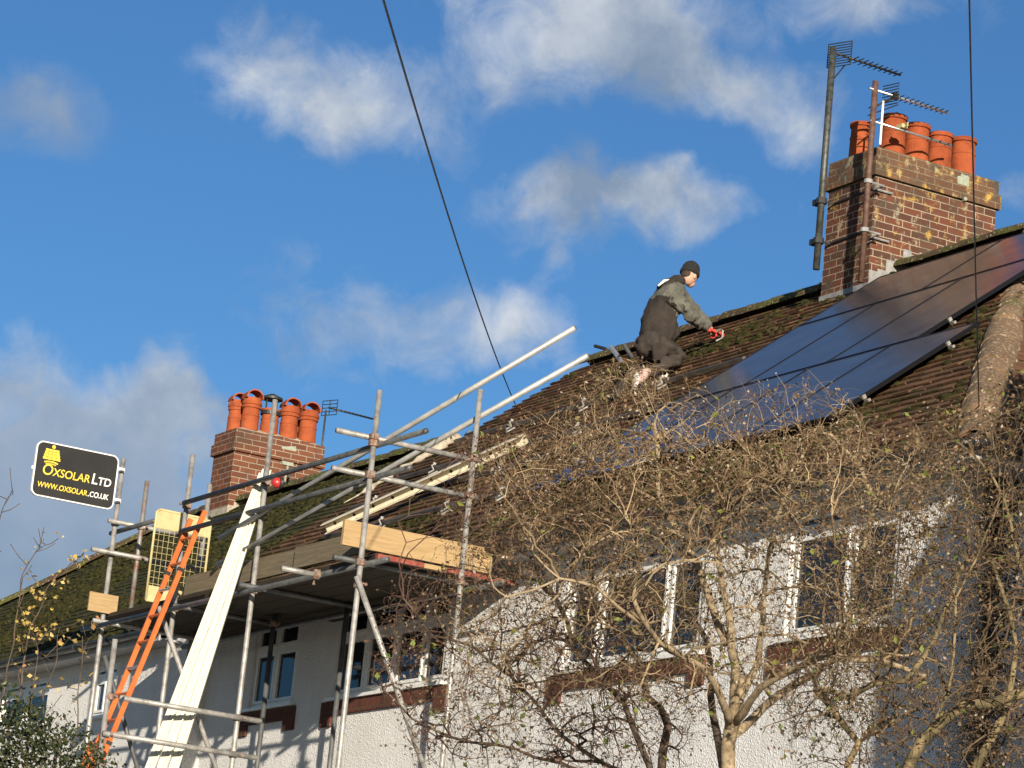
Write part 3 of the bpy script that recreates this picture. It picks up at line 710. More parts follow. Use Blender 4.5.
def text(body, y, z, size, mat, name='lettering', shear=.12, small=None):
    cu = bpy.data.curves.new('t', 'FONT'); cu.body = body; cu.size = size; cu.extrude = .0015; cu.shear = shear; cu.offset = .001; cu.space_character = 1.0; cu.small_caps_scale = .74
    if small:
        for i in range(len(body)):
            if i in small: cu.body_format[i].use_small_caps = True
    ob = bpy.data.objects.new('t', cu); COL.objects.link(ob)
    dg = bpy.context.evaluated_depsgraph_get(); me = bpy.data.meshes.new_from_object(ob.evaluated_get(dg)); bpy.data.objects.remove(ob)
    mx = Matrix(((0,0,1,SX+.0352),(1,0,0,y),(0,1,0,z),(0,0,0,1)))
    me.transform(Matrix.Translation(-Vector(sg['_o'])) @ mx); me.materials.clear(); me.materials.append(mat)
    o = bpy.data.objects.new(name, me); COL.objects.link(o); o.parent = sg; o['_o'] = sg['_o']; return o
SW = y1s-y0s; SH_ = z1s-z0s
def fit(body, f0, f1, fz, hgt, mat, nsmall):
    o = text(body, 0, 0, hgt, mat, small=range(nsmall, len(body)))
    vs = np.empty(len(o.data.vertices)*3); o.data.vertices.foreach_get('co', vs); vs = vs.reshape(-1, 3)
    off = Vector(sg['_o']); y = vs[:,1]; k = (f1-f0)*SW/(y.max()-y.min())
    vs[:,1] = (y-y.min())*k + (y0s+f0*SW-off.y); z = vs[:,2]; vs[:,2] = (z+off.z)*1.0 + (z0s+fz*SH_-off.z)
    o.data.vertices.foreach_set('co', vs.ravel()); o.data.update()
fit('Oxsolar', .105, .675, .405, .155, ym, 1)
fit('Ltd', .70, .935, .405, .155, wm, 1)
fit('www.oxsolar', .065, .665, .165, .105, ym, 0)
fit('.co.uk', .675, .925, .165, .105, wm, 0)
lg = MB(); ly, lz = y0s+.19*SW, z0s+.68*SH_
lg.lathe((SX+.034, ly+.008, lz+.135), [(.019,0),(.019,.003)], 14, axis=(1,0,0))
for i in range(4):
    zz = lz+.028*i; hw = .094-.007*i
    for j in range(4):
        a0 = ly-hw+2*hw*j/4+.002; a1 = ly-hw+2*hw*(j+1)/4-.002
        lg.box((SX+.034, a0, zz), (SX+.037, a1, zz+.0245))
for k in range(-4, 5): lg.obox((SX+.0355, ly+.016*k, lz-.018-.0006*k*k), (.0015,0,0), (0,.009,0), (0,0,.008))
for k in range(-3, 4): lg.obox((SX+.0355, ly+.015*k, lz-.040-.0006*k*k), (.0015,0,0), (0,.009,0), (0,0,.006))
lg.build('panel_emblem', ym, sg)
for z in (z0s+.12, z1s-.12):
    c = MB(); c.box((SX+.004, y1s-.01, z-.012), (SX+.02, 11.613, z+.012)); c.lathe((-28.831, 11.623, z-.02), [(.032,0),(.032,.04)], 10); c.build('sign_clamp', M['frame_white'], sg)
c = MB(); c.box((SX+.006, y1s-.012, z0s+.1), (SX+.024, y1s+.006, z1s-.1)); c.build('sign_bracket', M['frame_white'], sg)
c = MB(); c.box((SX+.0, y0s-.02, 5.969), (SX+.02, y0s-.001, 5.999)); c.build('sign_clip', M['frame_white'], sg)

# yellow mesh guard standing on the far end of the platform
yg = thing('mesh_guard', 'yellow steel mesh guard standing upright on the platform behind the orange ladder', 'guard', (-27.974, 12.017, 4.728))
GX = -27.974; ga, gb, gc, gd = 11.697, 12.288, 4.748, 5.659
f = MB(); f.tube([(GX,ga,gc),(GX,ga,gd-.03),(GX,ga+.03,gd)], .013, 8); f.tube([(GX,ga+.03,gd),(GX,gb-.06,gd-.005),(GX,gb,gd-.06),(GX,gb,gc)], .013, 8); f.tube([(GX,ga,gc),(GX,gb,gc)], .013, 8); f.build('frame', M['yellow'], yg, smooth=True)
MB().box((GX-.003, ga+.01, gd-.19), (GX+.003, gb-.01, gd-.006)).build('top_plate', M['yellow'], yg)
MB().box((GX-.003, ga+.01, gc+.006), (GX+.003, gb-.01, gc+.15)).build('toe_plate', M['yellow'], yg)
ms = MB()
for k in range(1, 11): y = ga+(gb-ga)*k/11; ms.tube([(GX,y,gc+.15),(GX,y,gd-.19)], .0023, 4)
for k in range(0, 10): z = gc+.17+.062*k; ms.tube([(GX+.006,ga,z),(GX+.006,gb,z)], .0023, 4)
ms.build('wire_mesh', M['yellow'], yg)
c = MB(); c.box((GX-.01, gb+.012, 5.053), (GX+.02, gb+.05, 5.068)); c.box((GX-.01, gb+.012, 5.122), (GX+.02, gb+.05, 5.137)); c.box((GX-.01, gb+.05, 5.053), (GX+.02, gb+.06, 5.137)); c.build('hook', M['yellow'], yg)

# orange ladder
ld = thing('extension_ladder', 'orange extension ladder leaning up to the far end of the scaffold platform', 'ladder', (-26.792, 10.146, GZ))
tr = at_y(205, 511, 11.623); br = at_x(112, 735, tr.x); d = (br-tr).normalized(); L = (tr.z-GZ)/(-d.z)
lw = .31
up_ = Vector((0, 1, 0)) - d*d.y; up_.normalize()
for (dx, nm) in ((0,'r'), (-lw,'l')):
    s = MB(); q = tr+UX*dx+ (Vector((0,0,-.04)) if nm == 'l' else Vector((0,0,0))); s.beam(q, q+d*2.7, .020, .048, up_); s.build('stile', M['orange'], ld)
    s = MB(); q2 = q+d*2.35-up_*.052; s.beam(q2, q+d*L-up_*.052, .020, .048, up_); s.build('stile', M['orange'], ld)
for k in range(1, 10):
    q = tr+d*(.27*k); MB().tube([q+UX*.0, q-UX*lw], .014, 8).build('rung', M['orange'] if k % 3 else M['alu'], ld)
for k in range(int((L-2.4)/.27)):
    q = tr+d*(2.45+.27*k)-up_*.052; MB().tube([q, q-UX*lw], .014, 8).build('rung', M['orange'], ld)
for k in (.62, 2.4):
    for dx in (0, -lw):
        q = tr+d*k+UX*dx; MB().obox(q, UX*.013, d*.018, up_*.03).build('rung_bracket', M['black_metal'], ld)

# long cream boards leaning on the guard rail
for i, (tx, ty, bx, lab) in enumerate(((260,482,150,'long cream plastic board, nearest the ladder of the three leaning on the scaffold'),
                                       (263.5,474,162,'long cream plastic board, middle of the three leaning on the scaffold'),
                                       (267,470,174,'long cream plastic board, right edge of the three, touching the scaffold pole'))):
    a = at_x(tx, ty, -25.492+.02*i); b = at_x(bx, 768, -25.59+.04*i); d = (b-a).normalized(); L = (a.z-GZ)/(-d.z); b = a+d*L
    wdir = (Vector((.55,.83,0)) - d*Vector((.55,.83,0)).dot(d)).normalized(); nd = d.cross(wdir).normalized()
    o = thing('cream_board', lab, 'board', b, 'long cream boards leaning on the scaffold')
    m = MB(); m.obox((a+b)/2, d*(L/2), wdir*.043, nd*.009); m.build('face', M['white_pvc'], o)
    m = MB(); m.obox((a+b)/2+wdir*.043+nd*.02, d*(L/2), wdir*.005, nd*.018); m.build('edge_lip', M['white_pvc'], o)
    m = MB(); m.obox((a+b)/2+wdir*.0+nd*.0125, d*(L/2-.001), wdir*.007, nd*.0025); m.build('groove', M['fascia'], o)

# red lamp on the guard rail
rl = thing('red_work_lamp', 'small red lamp clipped under the scaffold guard rail before the far chimney', 'lamp', at_y(278, 483, YO-.1))
c0 = at_y(278, 483, YO-.1); m = MB(); m.ell(c0, .045, .06, .05, 14, 10); m.build('lens', plain('red plastic', (.45,.03,.03), .3), rl, smooth=True)
m = MB(); m.tube([c0+Vector((0,.03,.0)), c0+Vector((0,.09,.02)), c0+Vector((0,.10,.11))], .012, 8); m.lathe(c0+Vector((.02,0,0)), [(.05,0),(.055,.02),(.05,.03)], 14, axis=(0,1,0)); m.build('clip', M['black_metal'], rl)

# ------------------------------------------------------------------ aerials
def rod(name, pts, r, mat, parent, n=8): return MB().tube(pts, r, n).build(name, M[mat], parent, smooth=True)
a1 = thing('television_aerial', 'tall dark mast with pointed reflector aerial, outermost at the big chimney corner', 'aerial', at_y(814, 270, 17.25), 'aerials at the big chimney')
mt, mb_ = at_y(835, 47, 17.25), at_y(814.5, 270, 17.25); mb_.x = mt.x = (mt.x+mb_.x)/2
rod('mast', [mb_, mt], .036, 'mast', a1, 12)
for yy in (201, 241):
    q = at_y(822 if yy < 220 else 818, yy, 17.25); q.x = mt.x
    m = MB(); m.tube([q+Vector((-.06,0,0)), q, Vector((-24.98, 17.39, q.z)), Vector((-24.32, 17.39, q.z+.02))], .014, 6); m.lathe(q-UZ*.03, [(.055,0),(.055,.06)], 10); m.obox(q+Vector((-.07,0,0)), UX*.05, UY*.03, UZ*.03); m.build('wall_bracket', M['black_metal'], a1)
def yagi(parent, p, L, n, el, mat, ell=.11, drop=-.0, first=.12, dirv=UY, elv=UX, er=.006):
    q = p+dirv*L+UZ*drop; rod('boom', [p, q], .013, mat, parent)
    m = MB()
    for k in range(n):
        c = p+(q-p)*((first+(L-first)*(k+.5)/n)/L); e_ = ell*(1-.25*k/n); m.tube([c-elv*e_-UZ*.0, c+elv*e_], er, 5)
    m.build('directors', M['black_metal'], parent)
    return q
tp = mt-UZ*.05
yagi(a1, tp+Vector((0,.05,.0)), .82, 10, 0, 'black_metal', .10, -.02, .18)
m = MB()
for sgn in (1, -1):
    for k in range(5):
        h = .015+.028*k
        m.tube([tp+Vector((-.13, .03, sgn*h)), tp+Vector((.13, .14, sgn*h))], .006, 4)
    m.tube([tp+Vector((-.13,.03,0)), tp+Vector((-.13,.03,sgn*.13))], .006, 4); m.tube([tp+Vector((.13,.14,0)), tp+Vector((.13,.14,sgn*.13))], .006, 4)
m.tube([tp+Vector((0,.02,-.3)), tp+Vector((0,.16,-.1))], .008, 5); m.build('reflector', M['black_metal'], a1)
a2 = thing('television_aerial', 'rusty mast at the near corner of the big chimney with two silver aerials', 'aerial', at_y(862, 280, 17.2), 'aerials at the big chimney')
mt, mb_ = at_y(874, 82, 17.2), at_y(862.5, 282, 17.2); mt.x = mb_.x = (mt.x+mb_.x)/2
rod('mast', [mb_, mt], .031, 'mast_rust', a2, 12)
for yy in (182, 230):
    q = at_y(867 if yy < 200 else 865, yy, 17.2); q.x = mt.x
    m = MB(); m.tube([q, Vector((mt.x, 17.39, q.z)), Vector((-24.28, 17.385, q.z)), Vector((-24.28, 17.6, q.z))], .012, 6); m.lathe(q-UZ*.02, [(.045,0),(.045,.04)], 10); m.build('wall_bracket', M['lead'], a2)
p = mt-UZ*.09
yagi(a2, p+Vector((0,-.07,.0)), .98, 10, 0, 'alu', .085, -.01, .34, er=.006)
m = MB()
for sgn in (1, -1):
    for k in range(4): m.tube([p+Vector((-.10,.17,sgn*(.015+.03*k))), p+Vector((.10,.22,sgn*(.015+.03*k)))], .006, 5)
m.obox(p+Vector((0,.25,0)), (.03,0,0), (0,.03,0), (0,0,.03)); m.tube([p+Vector((0,.04,-.16)), p+Vector((0,.2,-.03))], .009, 5); m.build('reflector', M['black_metal'], a2)
p2 = mt-UZ*.42
yagi(a2, p2+Vector((0,-.03,0)), 1.02, 3, 0, 'alu', .05, -.01, .7)
m = MB(); m.tube([p2+Vector((.0,.11,-.22)), p2+Vector((0,.11,.24))], .012, 8); m.build('dipole_rod', M['frame_white'], a2)
m = MB()
for z in (.08, .16, .24): m.tube([p2+Vector((-.16,.05,z-.05)), p2+Vector((.16,.18,z+.02))], .006, 5)
m.build('grid_rods', M['black_metal'], a2)
m = MB(); m.obox(p2+Vector((0,.36,.03)), (.05,0,0), (0,.035,0), (0,0,.02)); m.tube([p2+Vector((-.1,.36,.05)), p2+Vector((.1,.36,.05)), p2+Vector((.1,.36,.02)), p2+Vector((-.1,.36,.02))], .008, 5); m.build('junction_box', M['yellow'], a2)
a3 = thing('television_aerial', 'small dark aerial on a thin mast behind the far chimney', 'aerial', at_x(322, 466, -36.4))
a3['category'] = 'aerial'
p = at_x(326, 410, -36.4); q = at_x(321, 462, -36.4); q.y = p.y
rod('mast', [q-UZ*.7, p], .014, 'mast', a3)
yagi(a3, p+Vector((0,.03,.04)), .68, 9, 0, 'black_metal', .05, -.02, .15)
m = MB()
for z in range(-2, 3): m.tube([p+Vector((-.12,0,z*.05+.04)), p+Vector((.12,.10,z*.05+.04))], .006, 5)
for s_ in (-1, 0, 1): m.tube([p+Vector((.12*s_,.05+.05*s_,-.06)), p+Vector((.12*s_,.05+.05*s_,.14))], .006, 5)
m.build('reflector', M['black_metal'], a3)
# cable loop from the outer mast
# overhead wires
def wire(p0, p1, sag, r, label):
    n = 24; pts = [p0.lerp(p1, k/n) - UZ*sag*4*(k/n)*(1-k/n) for k in range(n+1)]
    tag(MB().tube(pts, r, 6).build('overhead_wire', M['cable'], loc=p1, smooth=True), label, 'wire')
wire(at_depth(366, -60, 13), Vector((-30.0, 16.75, roof_z(16.75)+.05)), .12, .006, 'thin black overhead wire slanting down to the roof left of the worker')
wire(at_depth(968.5, -40, 13), at_depth(979, 408, 21.9), .02, .005, 'thin black wire hanging straight down past the big chimney to the hip')

# ------------------------------------------------------------------ neighbour outside the frame; its roof shades the right end of the white house
nb = thing('neighbour_house', 'pale rendered gabled house to the right of the white house', 'house', (-8, 12.5, GZ))
prof = [(10.72,GZ-.2),(10.74,5.40),(11.78,7.56),(13.6,7.56),(15.0,5.7),(15.0,GZ-.2)]
MB().prism([(-12, y, z-.0) for y, z in prof], (7,0,0)).build('wall', M['render'], nb)
rm = MB(); rm.beam((-8.5,10.73,5.08),(-8.5,11.90,7.56),7.06,.06,(0,-.9,.45)); rm.box((-12.03,11.92,7.57),(-4.97,13.6,7.62)); rm.beam((-8.5,13.62,7.62),(-8.5,15.2,5.5),7.06,.06,(0,.82,.56)); rm.build('roof', M['tile_side'], nb)

# ------------------------------------------------------------------ worker kneeling on the tiles
pw = thing('person', 'worker in dark jacket, woolly hat and red gloves kneeling on the roof', 'person', (-26.3, 16.4, 7.6))
def skin(nodes, edges, name, mat, parent, sub=2, extra=None, wr=0.0):
    me = bpy.data.meshes.new('sk'); me.from_pydata([tuple(n[0]) for n in nodes], edges, []); ob = bpy.data.objects.new('sk', me); COL.objects.link(ob)
    md = ob.modifiers.new('s', 'SKIN'); md.use_smooth_shade = True
    for i, n in enumerate(nodes):
        rr = n[1]; me.skin_vertices[0].data[i].radius = (rr, rr) if not isinstance(rr, tuple) else rr
    me.skin_vertices[0].data[0].use_root = True
    s_ = ob.modifiers.new('u', 'SUBSURF'); s_.levels = sub; s_.render_levels = sub
    dg = bpy.context.evaluated_depsgraph_get(); m2 = bpy.data.meshes.new_from_object(ob.evaluated_get(dg)); bpy.data.objects.remove(ob)
    mb = MB(); mb.v = [tuple(v.co) for v in m2.vertices]; mb.f = [tuple(p.vertices) for p in m2.polygons]
    if wr:
        nn = [v.normal.copy() for v in m2.vertices]
        mb.v = [tuple(Vector(p) + n_*wr*(noise.noise(Vector((p[0]*9, p[1]*16+p[2]*7, p[2]*16-p[1]*7))) + .6*noise.noise(Vector(p)*31))) for p, n_ in zip(mb.v, nn)]
    if extra: extra(mb)
    return mb.build(name, mat, parent, smooth=True)
def J(x, y, dx=0.): return at_x(x, y, -26.3+dx)
skinm = plain('skin', (.55,.33,.24), .55)
cloth_dark = weathered('dark brown canvas', (.014,.011,.009), (.036,.026,.020), 9, .9, 0, .8, 22)
cloth_olive = weathered('grey olive fabric', (.075,.075,.062), (.13,.128,.105), 8, .9, 0, .7, 20)
cloth_trs = weathered('dark work trousers', (.020,.016,.013), (.046,.034,.027), 8, .9, 0, .8, 20)
wool = weathered('black wool', (.008,.008,.009), (.016,.016,.017), 60, .95, 0, .9, 130)
redg = weathered('red glove', (.48,.03,.025), (.60,.07,.05), 20, .7)
RS, LS = .17, -.17
hipC = J(650,345); waist = J(655,330); chest = J(667,303); neckb = J(676,287); headc = J(689.5,275.5)
shR, shL = J(676.5,293,.17), J(680,291,-.19)
elR, elL = J(690,316,.22), J(698,315,-.22); wrR = J(707,329,.05); wrL = J(712,331,-.22)
hR, hL = J(651,347,.11), J(649,346,-.11)
knR = J(681,357,.14); anR = J(645,373,.16)
knL = J(655,366,-.14); anL = J(626,383,-.14)
nodes = [(hipC,.08),(waist,.09),(chest,.12),(neckb,.06),(J(682,281),.055),(shR,.055),(elR,.042),(wrR,.033),(shL,.055),(elL,.042),(wrL,.033),
         (hR,.06),(knR,.055),(anR,.04),(anR+Vector((0,-.10,-.10)),.035),(hL,.06),(knL,.055),(anL,.04),(anL+Vector((0,-.10,-.09)),.035)]
edges = [(0,1),(1,2),(2,3),(3,4),(2,5),(5,6),(6,7),(2,8),(8,9),(9,10),(0,11),(11,12),(12,13),(13,14),(0,15),(15,16),(16,17),(17,18)]
HM = Matrix.Rotation(R_(22), 3, 'Z') @ Matrix.Rotation(R_(-24), 3, 'X')
def headparts(mb):
    mb.ell(headc, .075, .095, .115, 20, 14, HM)
    mb.ell(headc+HM@Vector((0,.055,-.055)), .05, .05, .05, 12, 8, HM)        # chin and jaw
    mb.ell(headc+HM@Vector((0,.10,-.015)), .014, .024, .026, 8, 6, HM)       # nose
    mb.ell(headc+HM@Vector((0,.088,-.05)), .025, .012, .010, 8, 6, HM)       # lips
    for s_ in (-1, 1): mb.ell(headc+HM@Vector((.076*s_,.0,-.015)), .012, .024, .034, 8, 6, HM)
body = skin(nodes, edges, 'body', skinm, pw, 2, headparts)
for s_ in (-1, 1): MB().ell(headc+HM@Vector((.03*s_,.086,.008)), .010, .008, .008, 8, 6, HM).build('eye', M['cable'], body, smooth=True)
# woolly hat
hat = MB(); c = headc+HM@Vector((0,-.008,.012)); ax = (HM@Vector((0,-.12,1))).normalized()
hat.lathe(c, [(.098,-.012),(.105,.0),(.103,.03),(.096,.04),(.094,.075),(.075,.115),(.045,.14),(.012,.150)], 22, axis=ax); hat.build('woolly_hat', wool, body, smooth=True)
MB().ell(headc+HM@Vector((0,-.06,-.03)), .06, .04, .05, 12, 8, HM).build('hair', plain('brown hair', (.04,.025,.015), .8), body, smooth=True)
# jacket body (hem hangs below the waist) and olive shoulders with sleeves
jk = skin([(J(649,351),.18),(J(654,329),.195),(J(661,311),.19),(J(669,297),.165),(J(676,288),.115),
           (J(673,296,.15),.105),(J(681,304,.21),.076),(J(690,316,.22),.066),(J(699,323,.14),.056),(wrR,.048),
           (J(676,295,-.16),.11),(elL,.075),(wrL,.05),(J(668,331,.05),.13),(J(674,343,.04),.115)],
          [(0,1),(1,2),(2,3),(3,4),(3,5),(5,6),(6,7),(7,8),(8,9),(3,10),(10,11),(11,12),(1,13),(13,14)], 'jacket', cloth_dark, pw, 3, None, .022)
jk.data.materials.append(cloth_olive)
_p0, _p1 = J(652,297), J(688,312)
_yd = (_p1-_p0).normalized(); _yn = Vector((0, -_yd.z, _yd.y))
arm = [(J(674,296,.15), J(690,316,.22)), (J(690,316,.22), wrR), (J(676,295,-.16), elL), (elL, wrL)]
def segd(p, a, b): t_ = max(0, min(1, (p-a).dot(b-a)/(b-a).length_squared)); return (p-(a+(b-a)*t_)).length
for pg in jk.data.polygons:
    c_ = pg.center + Vector(jk['_o'])
    if (c_-_p0).dot(_yn) > 0 or min(segd(c_, *q) for q in arm) < .095: pg.material_index = 1
hd_ = MB(); hd_.ell(J(667,284.5), .13, .11, .06, 16, 10, Matrix.Rotation(R_(38), 3, 'X')); hd_.ell(J(677,281.5), .10, .085, .07, 14, 8, Matrix.Rotation(R_(10), 3, 'X')); hd_.build('hood', cloth_dark, jk, smooth=True)
MB().tube([J(658,286,.05), J(664,281,.08), J(669,279.5,.08)], [.012,.016,.008], 8).build('reflective_strip', M['frame_white'], jk, smooth=True)
def legs(mb):
    global _leg
    mb.v += [(v[0], v[1], v[2]) for v in _leg[0]]; n0 = len(mb.v)-len(_leg[0]); mb.f += [tuple(i+n0 for i in f) for f in _leg[1]]
_tmp = skin([(J(652,332,-.04),.14),(J(648,347,-.07),.165),(J(652,358,-.14),.125),(knL,.105),(J(640,375,-.14),.085),(anL,.07)], [(0,1),(1,2),(2,3),(3,4),(4,5)], 'tmp', cloth_trs, pw, 3, None, .035)
_o = Vector(pw['_o']); _leg = ([tuple(v.co+_o) for v in _tmp.data.vertices], [tuple(p.vertices) for p in _tmp.data.polygons]); bpy.data.objects.remove(_tmp)
skin([(J(652,332,.04),.14),(J(647,347,.07),.175),(J(664,349,.13),.14),(knR,.115),(J(664,365,.16),.088),(anR+Vector((0,.03,.03)),.075)], [(0,1),(1,2),(2,3),(3,4),(4,5)], 'trousers', cloth_trs, pw, 3, legs, .035)
MB().obox(J(657,352,.29), (.012,0,0), (0,.05,.02), (0,-.02,.08)).build('thigh_pocket', cloth_dark, pw)
for (an, lab) in ((anR, 1), (anL, 0)):
    d = Vector((0,-CT,-ST))
    bm_ = MB(); bm_.ell(an+d*.04+NF*-.01, .05, .10, .055, 14, 10, Matrix.Rotation(TH+.3, 3, 'X')); bm_.ell(an+d*.12-NF*.02, .048, .075, .04, 14, 10, Matrix.Rotation(TH+.5, 3, 'X'))
    bo = bm_.build('boot', cloth_dark if not lab else weathered('pale trainer', (.45,.40,.36), (.6,.30,.28), 25, .7), pw, smooth=True)
    MB().ell(an+d*.13-NF*.035+Vector((0,-.02,0)), .052, .10, .018, 14, 8, Matrix.Rotation(TH+.9, 3, 'X')).build('sole', M['frame_white'] if lab else M['cable'], bo, smooth=True)
def glove(w_, dirv, curl, parent):
    dirv = Vector(dirv).normalized(); sd = Vector((1,0,0)); sd = (sd-dirv*sd.dot(dirv)).normalized(); pn = sd.cross(dirv).normalized()
    if pn.z > 0: pn = -pn
    pc_ = w_+dirv*.05
    nodes = [(w_,.036),(pc_,(.042,.026)),(pc_+dirv*.035,(.044,.024))]; ed = [(0,1),(1,2)]
    def ex(mb):
        for k in range(4):
            o_ = (k-1.5)*.021; L_ = (.030,.034,.033,.026)[k]; b_ = pc_+dirv*.04+sd*o_
            p1 = b_+dirv*L_+pn*L_*.4*curl; p2 = p1+dirv*L_*.4+pn*L_*.8*curl; p3 = p2+pn*L_*.7*curl-dirv*L_*.3
            mb.tube([b_-dirv*.01, b_, p1, p2, p3], [.012,.0125,.012,.011,.008], 8)
        t0 = pc_-dirv*.015+sd*.036; mb.tube([t0, t0+sd*.02+dirv*.03+pn*.01, t0+sd*.012+dirv*.055+pn*.03], [.014,.013,.009], 8)
    return skin(nodes, ed, 'glove', redg, parent, 2, ex)
glove(wrR, (J(715,333,.0)-wrR), 1.0, pw); glove(wrL, (J(719,333,-.2)-wrL), 1.0, pw)
# wooden-handled hook in his hand
o = thing('hand_tool', 'small hooked hand tool held in the red glove at the ridge', 'tool', J(716,333))
MB().tube([J(710,334,.02), J(716,331.5,.0), J(721,329.5,-.02)], .017, 8).build('handle', M['board'], o, smooth=True)
MB().tube([J(721,329.5,-.02), J(723,331,-.02), J(722,338,-.02), J(716,341,-.02)], .010, 6).build('blade', M['lead'], o, smooth=True)
# rags / packaging behind the twigs
for (x, y, c, lab) in ((662,376,(.72,.66,.55),'crumpled cream paper on the tiles beside the worker\'s feet'), (640,385,(.66,.66,.66),'small white wrapper on the tiles below the worker\'s boot')):
    v = ray(x, y); tt = (ZR-YR*TT + .06)/(v.z-v.y*TT); p = v*tt; m = MB()
    m.ell(p, .07, .06, .035, 14, 9)
    m.v = [tuple(Vector(q)+Vector((noise.noise(Vector(q)*22), noise.noise(Vector(q)*25+Vector((5,0,0))), noise.noise(Vector(q)*24+Vector((0,7,0)))))*.035) for q in m.v]
    tag(m.build('wrapper', plain('paper %d' % x, c, .7), loc=p), lab, 'wrapper')

# ------------------------------------------------------------------ vegetation
def grow(name, label, cat, base, stems, ells, levels, bark, leafsets, dmin, dmax, seed, group=None, trunk_name='trunk', buds=2.2, gnarl=.16):
    """stems: list of (points 3-D, r0, r1); ells: (cx, cy, rx, ry, weight) regions of the crown seen from the street; levels: (count, maxdist, radius)"""
    r = random.Random(seed)
    o = thing(name, label, cat, base, group)
    pos = []; par = []; rad = []
    trunk = MB(); twig = MB()
    def wig(p, a, s): return p + Vector((noise.noise(p*s+Vector((seed,0,0))), noise.noise(p*s+Vector((0,seed,3))), noise.noise(p*s+Vector((7,1,seed)))))*a
    for (pts, r0, r1) in stems:
        pp = []
        for i in range(len(pts)-1):
            n = max(2, int((pts[i+1]-pts[i]).length/.09))
            for k in range(n): pp.append(pts[i].lerp(pts[i+1], k/n))
        pp.append(pts[-1]); 
        pp = [wig(p, gnarl*.35, 2.3) for p in pp]; pp = [wig(p, gnarl*.12, 9) for p in pp]
        rs = [r0+(r1-r0)*(i/(len(pp)-1))**.8 for i in range(len(pp))]; rs = [q*(1+.16*noise.noise(p*14)) for p, q in zip(pp, rs)]
        trunk.tube(pp, rs, 10)
        for i, p in enumerate(pp):
            pos.append(p); par.append(len(pos)-2 if i else -1); rad.append(rs[i])
    W = sum(e[4] for e in ells)
    def sample():
        q = r.random()*W
        for e in ells:
            q -= e[4]
            if q <= 0: break
        a = r.random()*6.283; m = math.sqrt(r.random())*(.75+.5*r.random())
        x = e[0]+e[2]*m*math.cos(a); y = e[1]+e[3]*m*math.sin(a)
        return at_depth(x, y, r.uniform(*(e[5] if len(e) > 5 else (dmin, dmax))))
    tips = []
    for li, (cnt, md, rr) in enumerate(levels):
        kd = kdtree.KDTree(len(pos))
        for i, p in enumerate(pos): kd.insert(p, i)
        kd.balance(); new = []
        for _ in range(cnt):
            T_ = sample(); c, i, dist = kd.find(T_)
            if dist > md:
                T_ = c + (T_-c)*(md*r.uniform(.7, 1)/dist); dist = (T_-c).length
            if dist < .04: continue
            a = pos[i]; pd = (a-pos[par[i]]) if par[i] >= 0 else UZ
            pd = pd.normalized() if pd.length > 1e-6 else UZ
            ctrl = a + pd*dist*.35 + (T_-a)*.25 + Vector((r.uniform(-1,1), r.uniform(-1,1), r.uniform(-.6,1)))*dist*.22
            n = max(3, min(10, int(dist/.05))); R0 = min(rad[i]*.8, rr); pts = []
            for k in range(n+1):
                t_ = k/n; p = a*(1-t_)**2 + ctrl*2*t_*(1-t_) + T_*t_*t_
                if 0 < k: p = p + Vector((r.gauss(0,1), r.gauss(0,1), r.gauss(0,1)))*dist*.022
                pts.append(p)
            rs = [R0*(1-.5*k/n) for k in range(n+1)]
            (trunk if rr > .012 else twig).tube(pts, rs, 5 if rr > .005 else 3, caps=False)
            new.append((i, pts, rs)); tips.append((pts, rr))
        for (i, pts, rs) in new:
            pi = i
            for p, q in zip(pts[1:], rs[1:]): pos.append(p); par.append(pi); rad.append(q); pi = len(pos)-1
    trunk.build(trunk_name, bark, o, smooth=True); 
    tg = twig.build('twigs', M[name+'_twig'] if name+'_twig' in M else bark, o); tg['kind'] = 'stuff'
    fine = [t_ for t_ in tips if t_[1] < .006]
    for (lname, mat, count, size, region) in leafsets:
        m = MB(); tries = 0; made = 0
        while made < count and tries < count*6:
            tries += 1; pts, _ = fine[int(r.random()*len(fine))]; p = pts[-1-int(r.random()**2*(len(pts)-1))]
            if region:
                c = p.dot(FW); x, y = 512+F*p.dot(RT)/c, 384-F*p.dot(UP)/c
                if not region(x, y, r): continue
            s = size*r.uniform(.55, 1.3); d = Vector((r.gauss(0,1), r.gauss(0,1), r.gauss(0,1))).normalized(); e_ = d.orthogonal().normalized(); e_ = Matrix.Rotation(r.random()*6.28, 3, d) @ e_
            q = p+d*s*.5; f_ = d.cross(e_)
            m.add([q-d*s*.55, q+e_*s*.33+f_*s*.10, q+d*s*.6+f_*s*.06, q-e_*s*.33+f_*s*.10], [(0,1,2,3)]); made += 1
        lo = m.build(lname, mat, o); lo['kind'] = 'stuff'
    return o

def leaf_mat(name, cols, rough=.7):
    t = NT(name); c = island_ramp(t, [(i/(len(cols)-1), x) for i, x in enumerate(cols)]); t.base(c, rough, 0, .25)
    return t.m
bark_pale = weathered('pale tan bark', (.16,.12,.07), (.40,.31,.195), 18, .85, 0, .5, 70)
bark_dark = weathered('dark brown bark', (.055,.04,.03), (.13,.095,.065), 14, .9, 0, .6, 60)
bark_moss = weathered('mossy ochre bark', (.075,.062,.028), (.22,.165,.085), 11, .9, 0, .8, 50, lo=.42, hi=.58)
M['bare_shrub_twig'] = leaf_mat('twig bark', [(.055,.037,.022), (.23,.165,.092), (.09,.06,.034), (.38,.295,.18), (.15,.10,.058)], .8)
dried = leaf_mat('dried leaves and buds', [(.06,.036,.017), (.15,.095,.045), (.09,.048,.026), (.22,.155,.085), (.13,.07,.042), (.055,.043,.018)], .75)
green = leaf_mat('last green leaves', [(.07,.10,.02), (.13,.16,.035), (.20,.19,.04)], .55)
pale = leaf_mat('pale curled buds', [(.30,.255,.19), (.36,.32,.25), (.26,.175,.14)], .6)

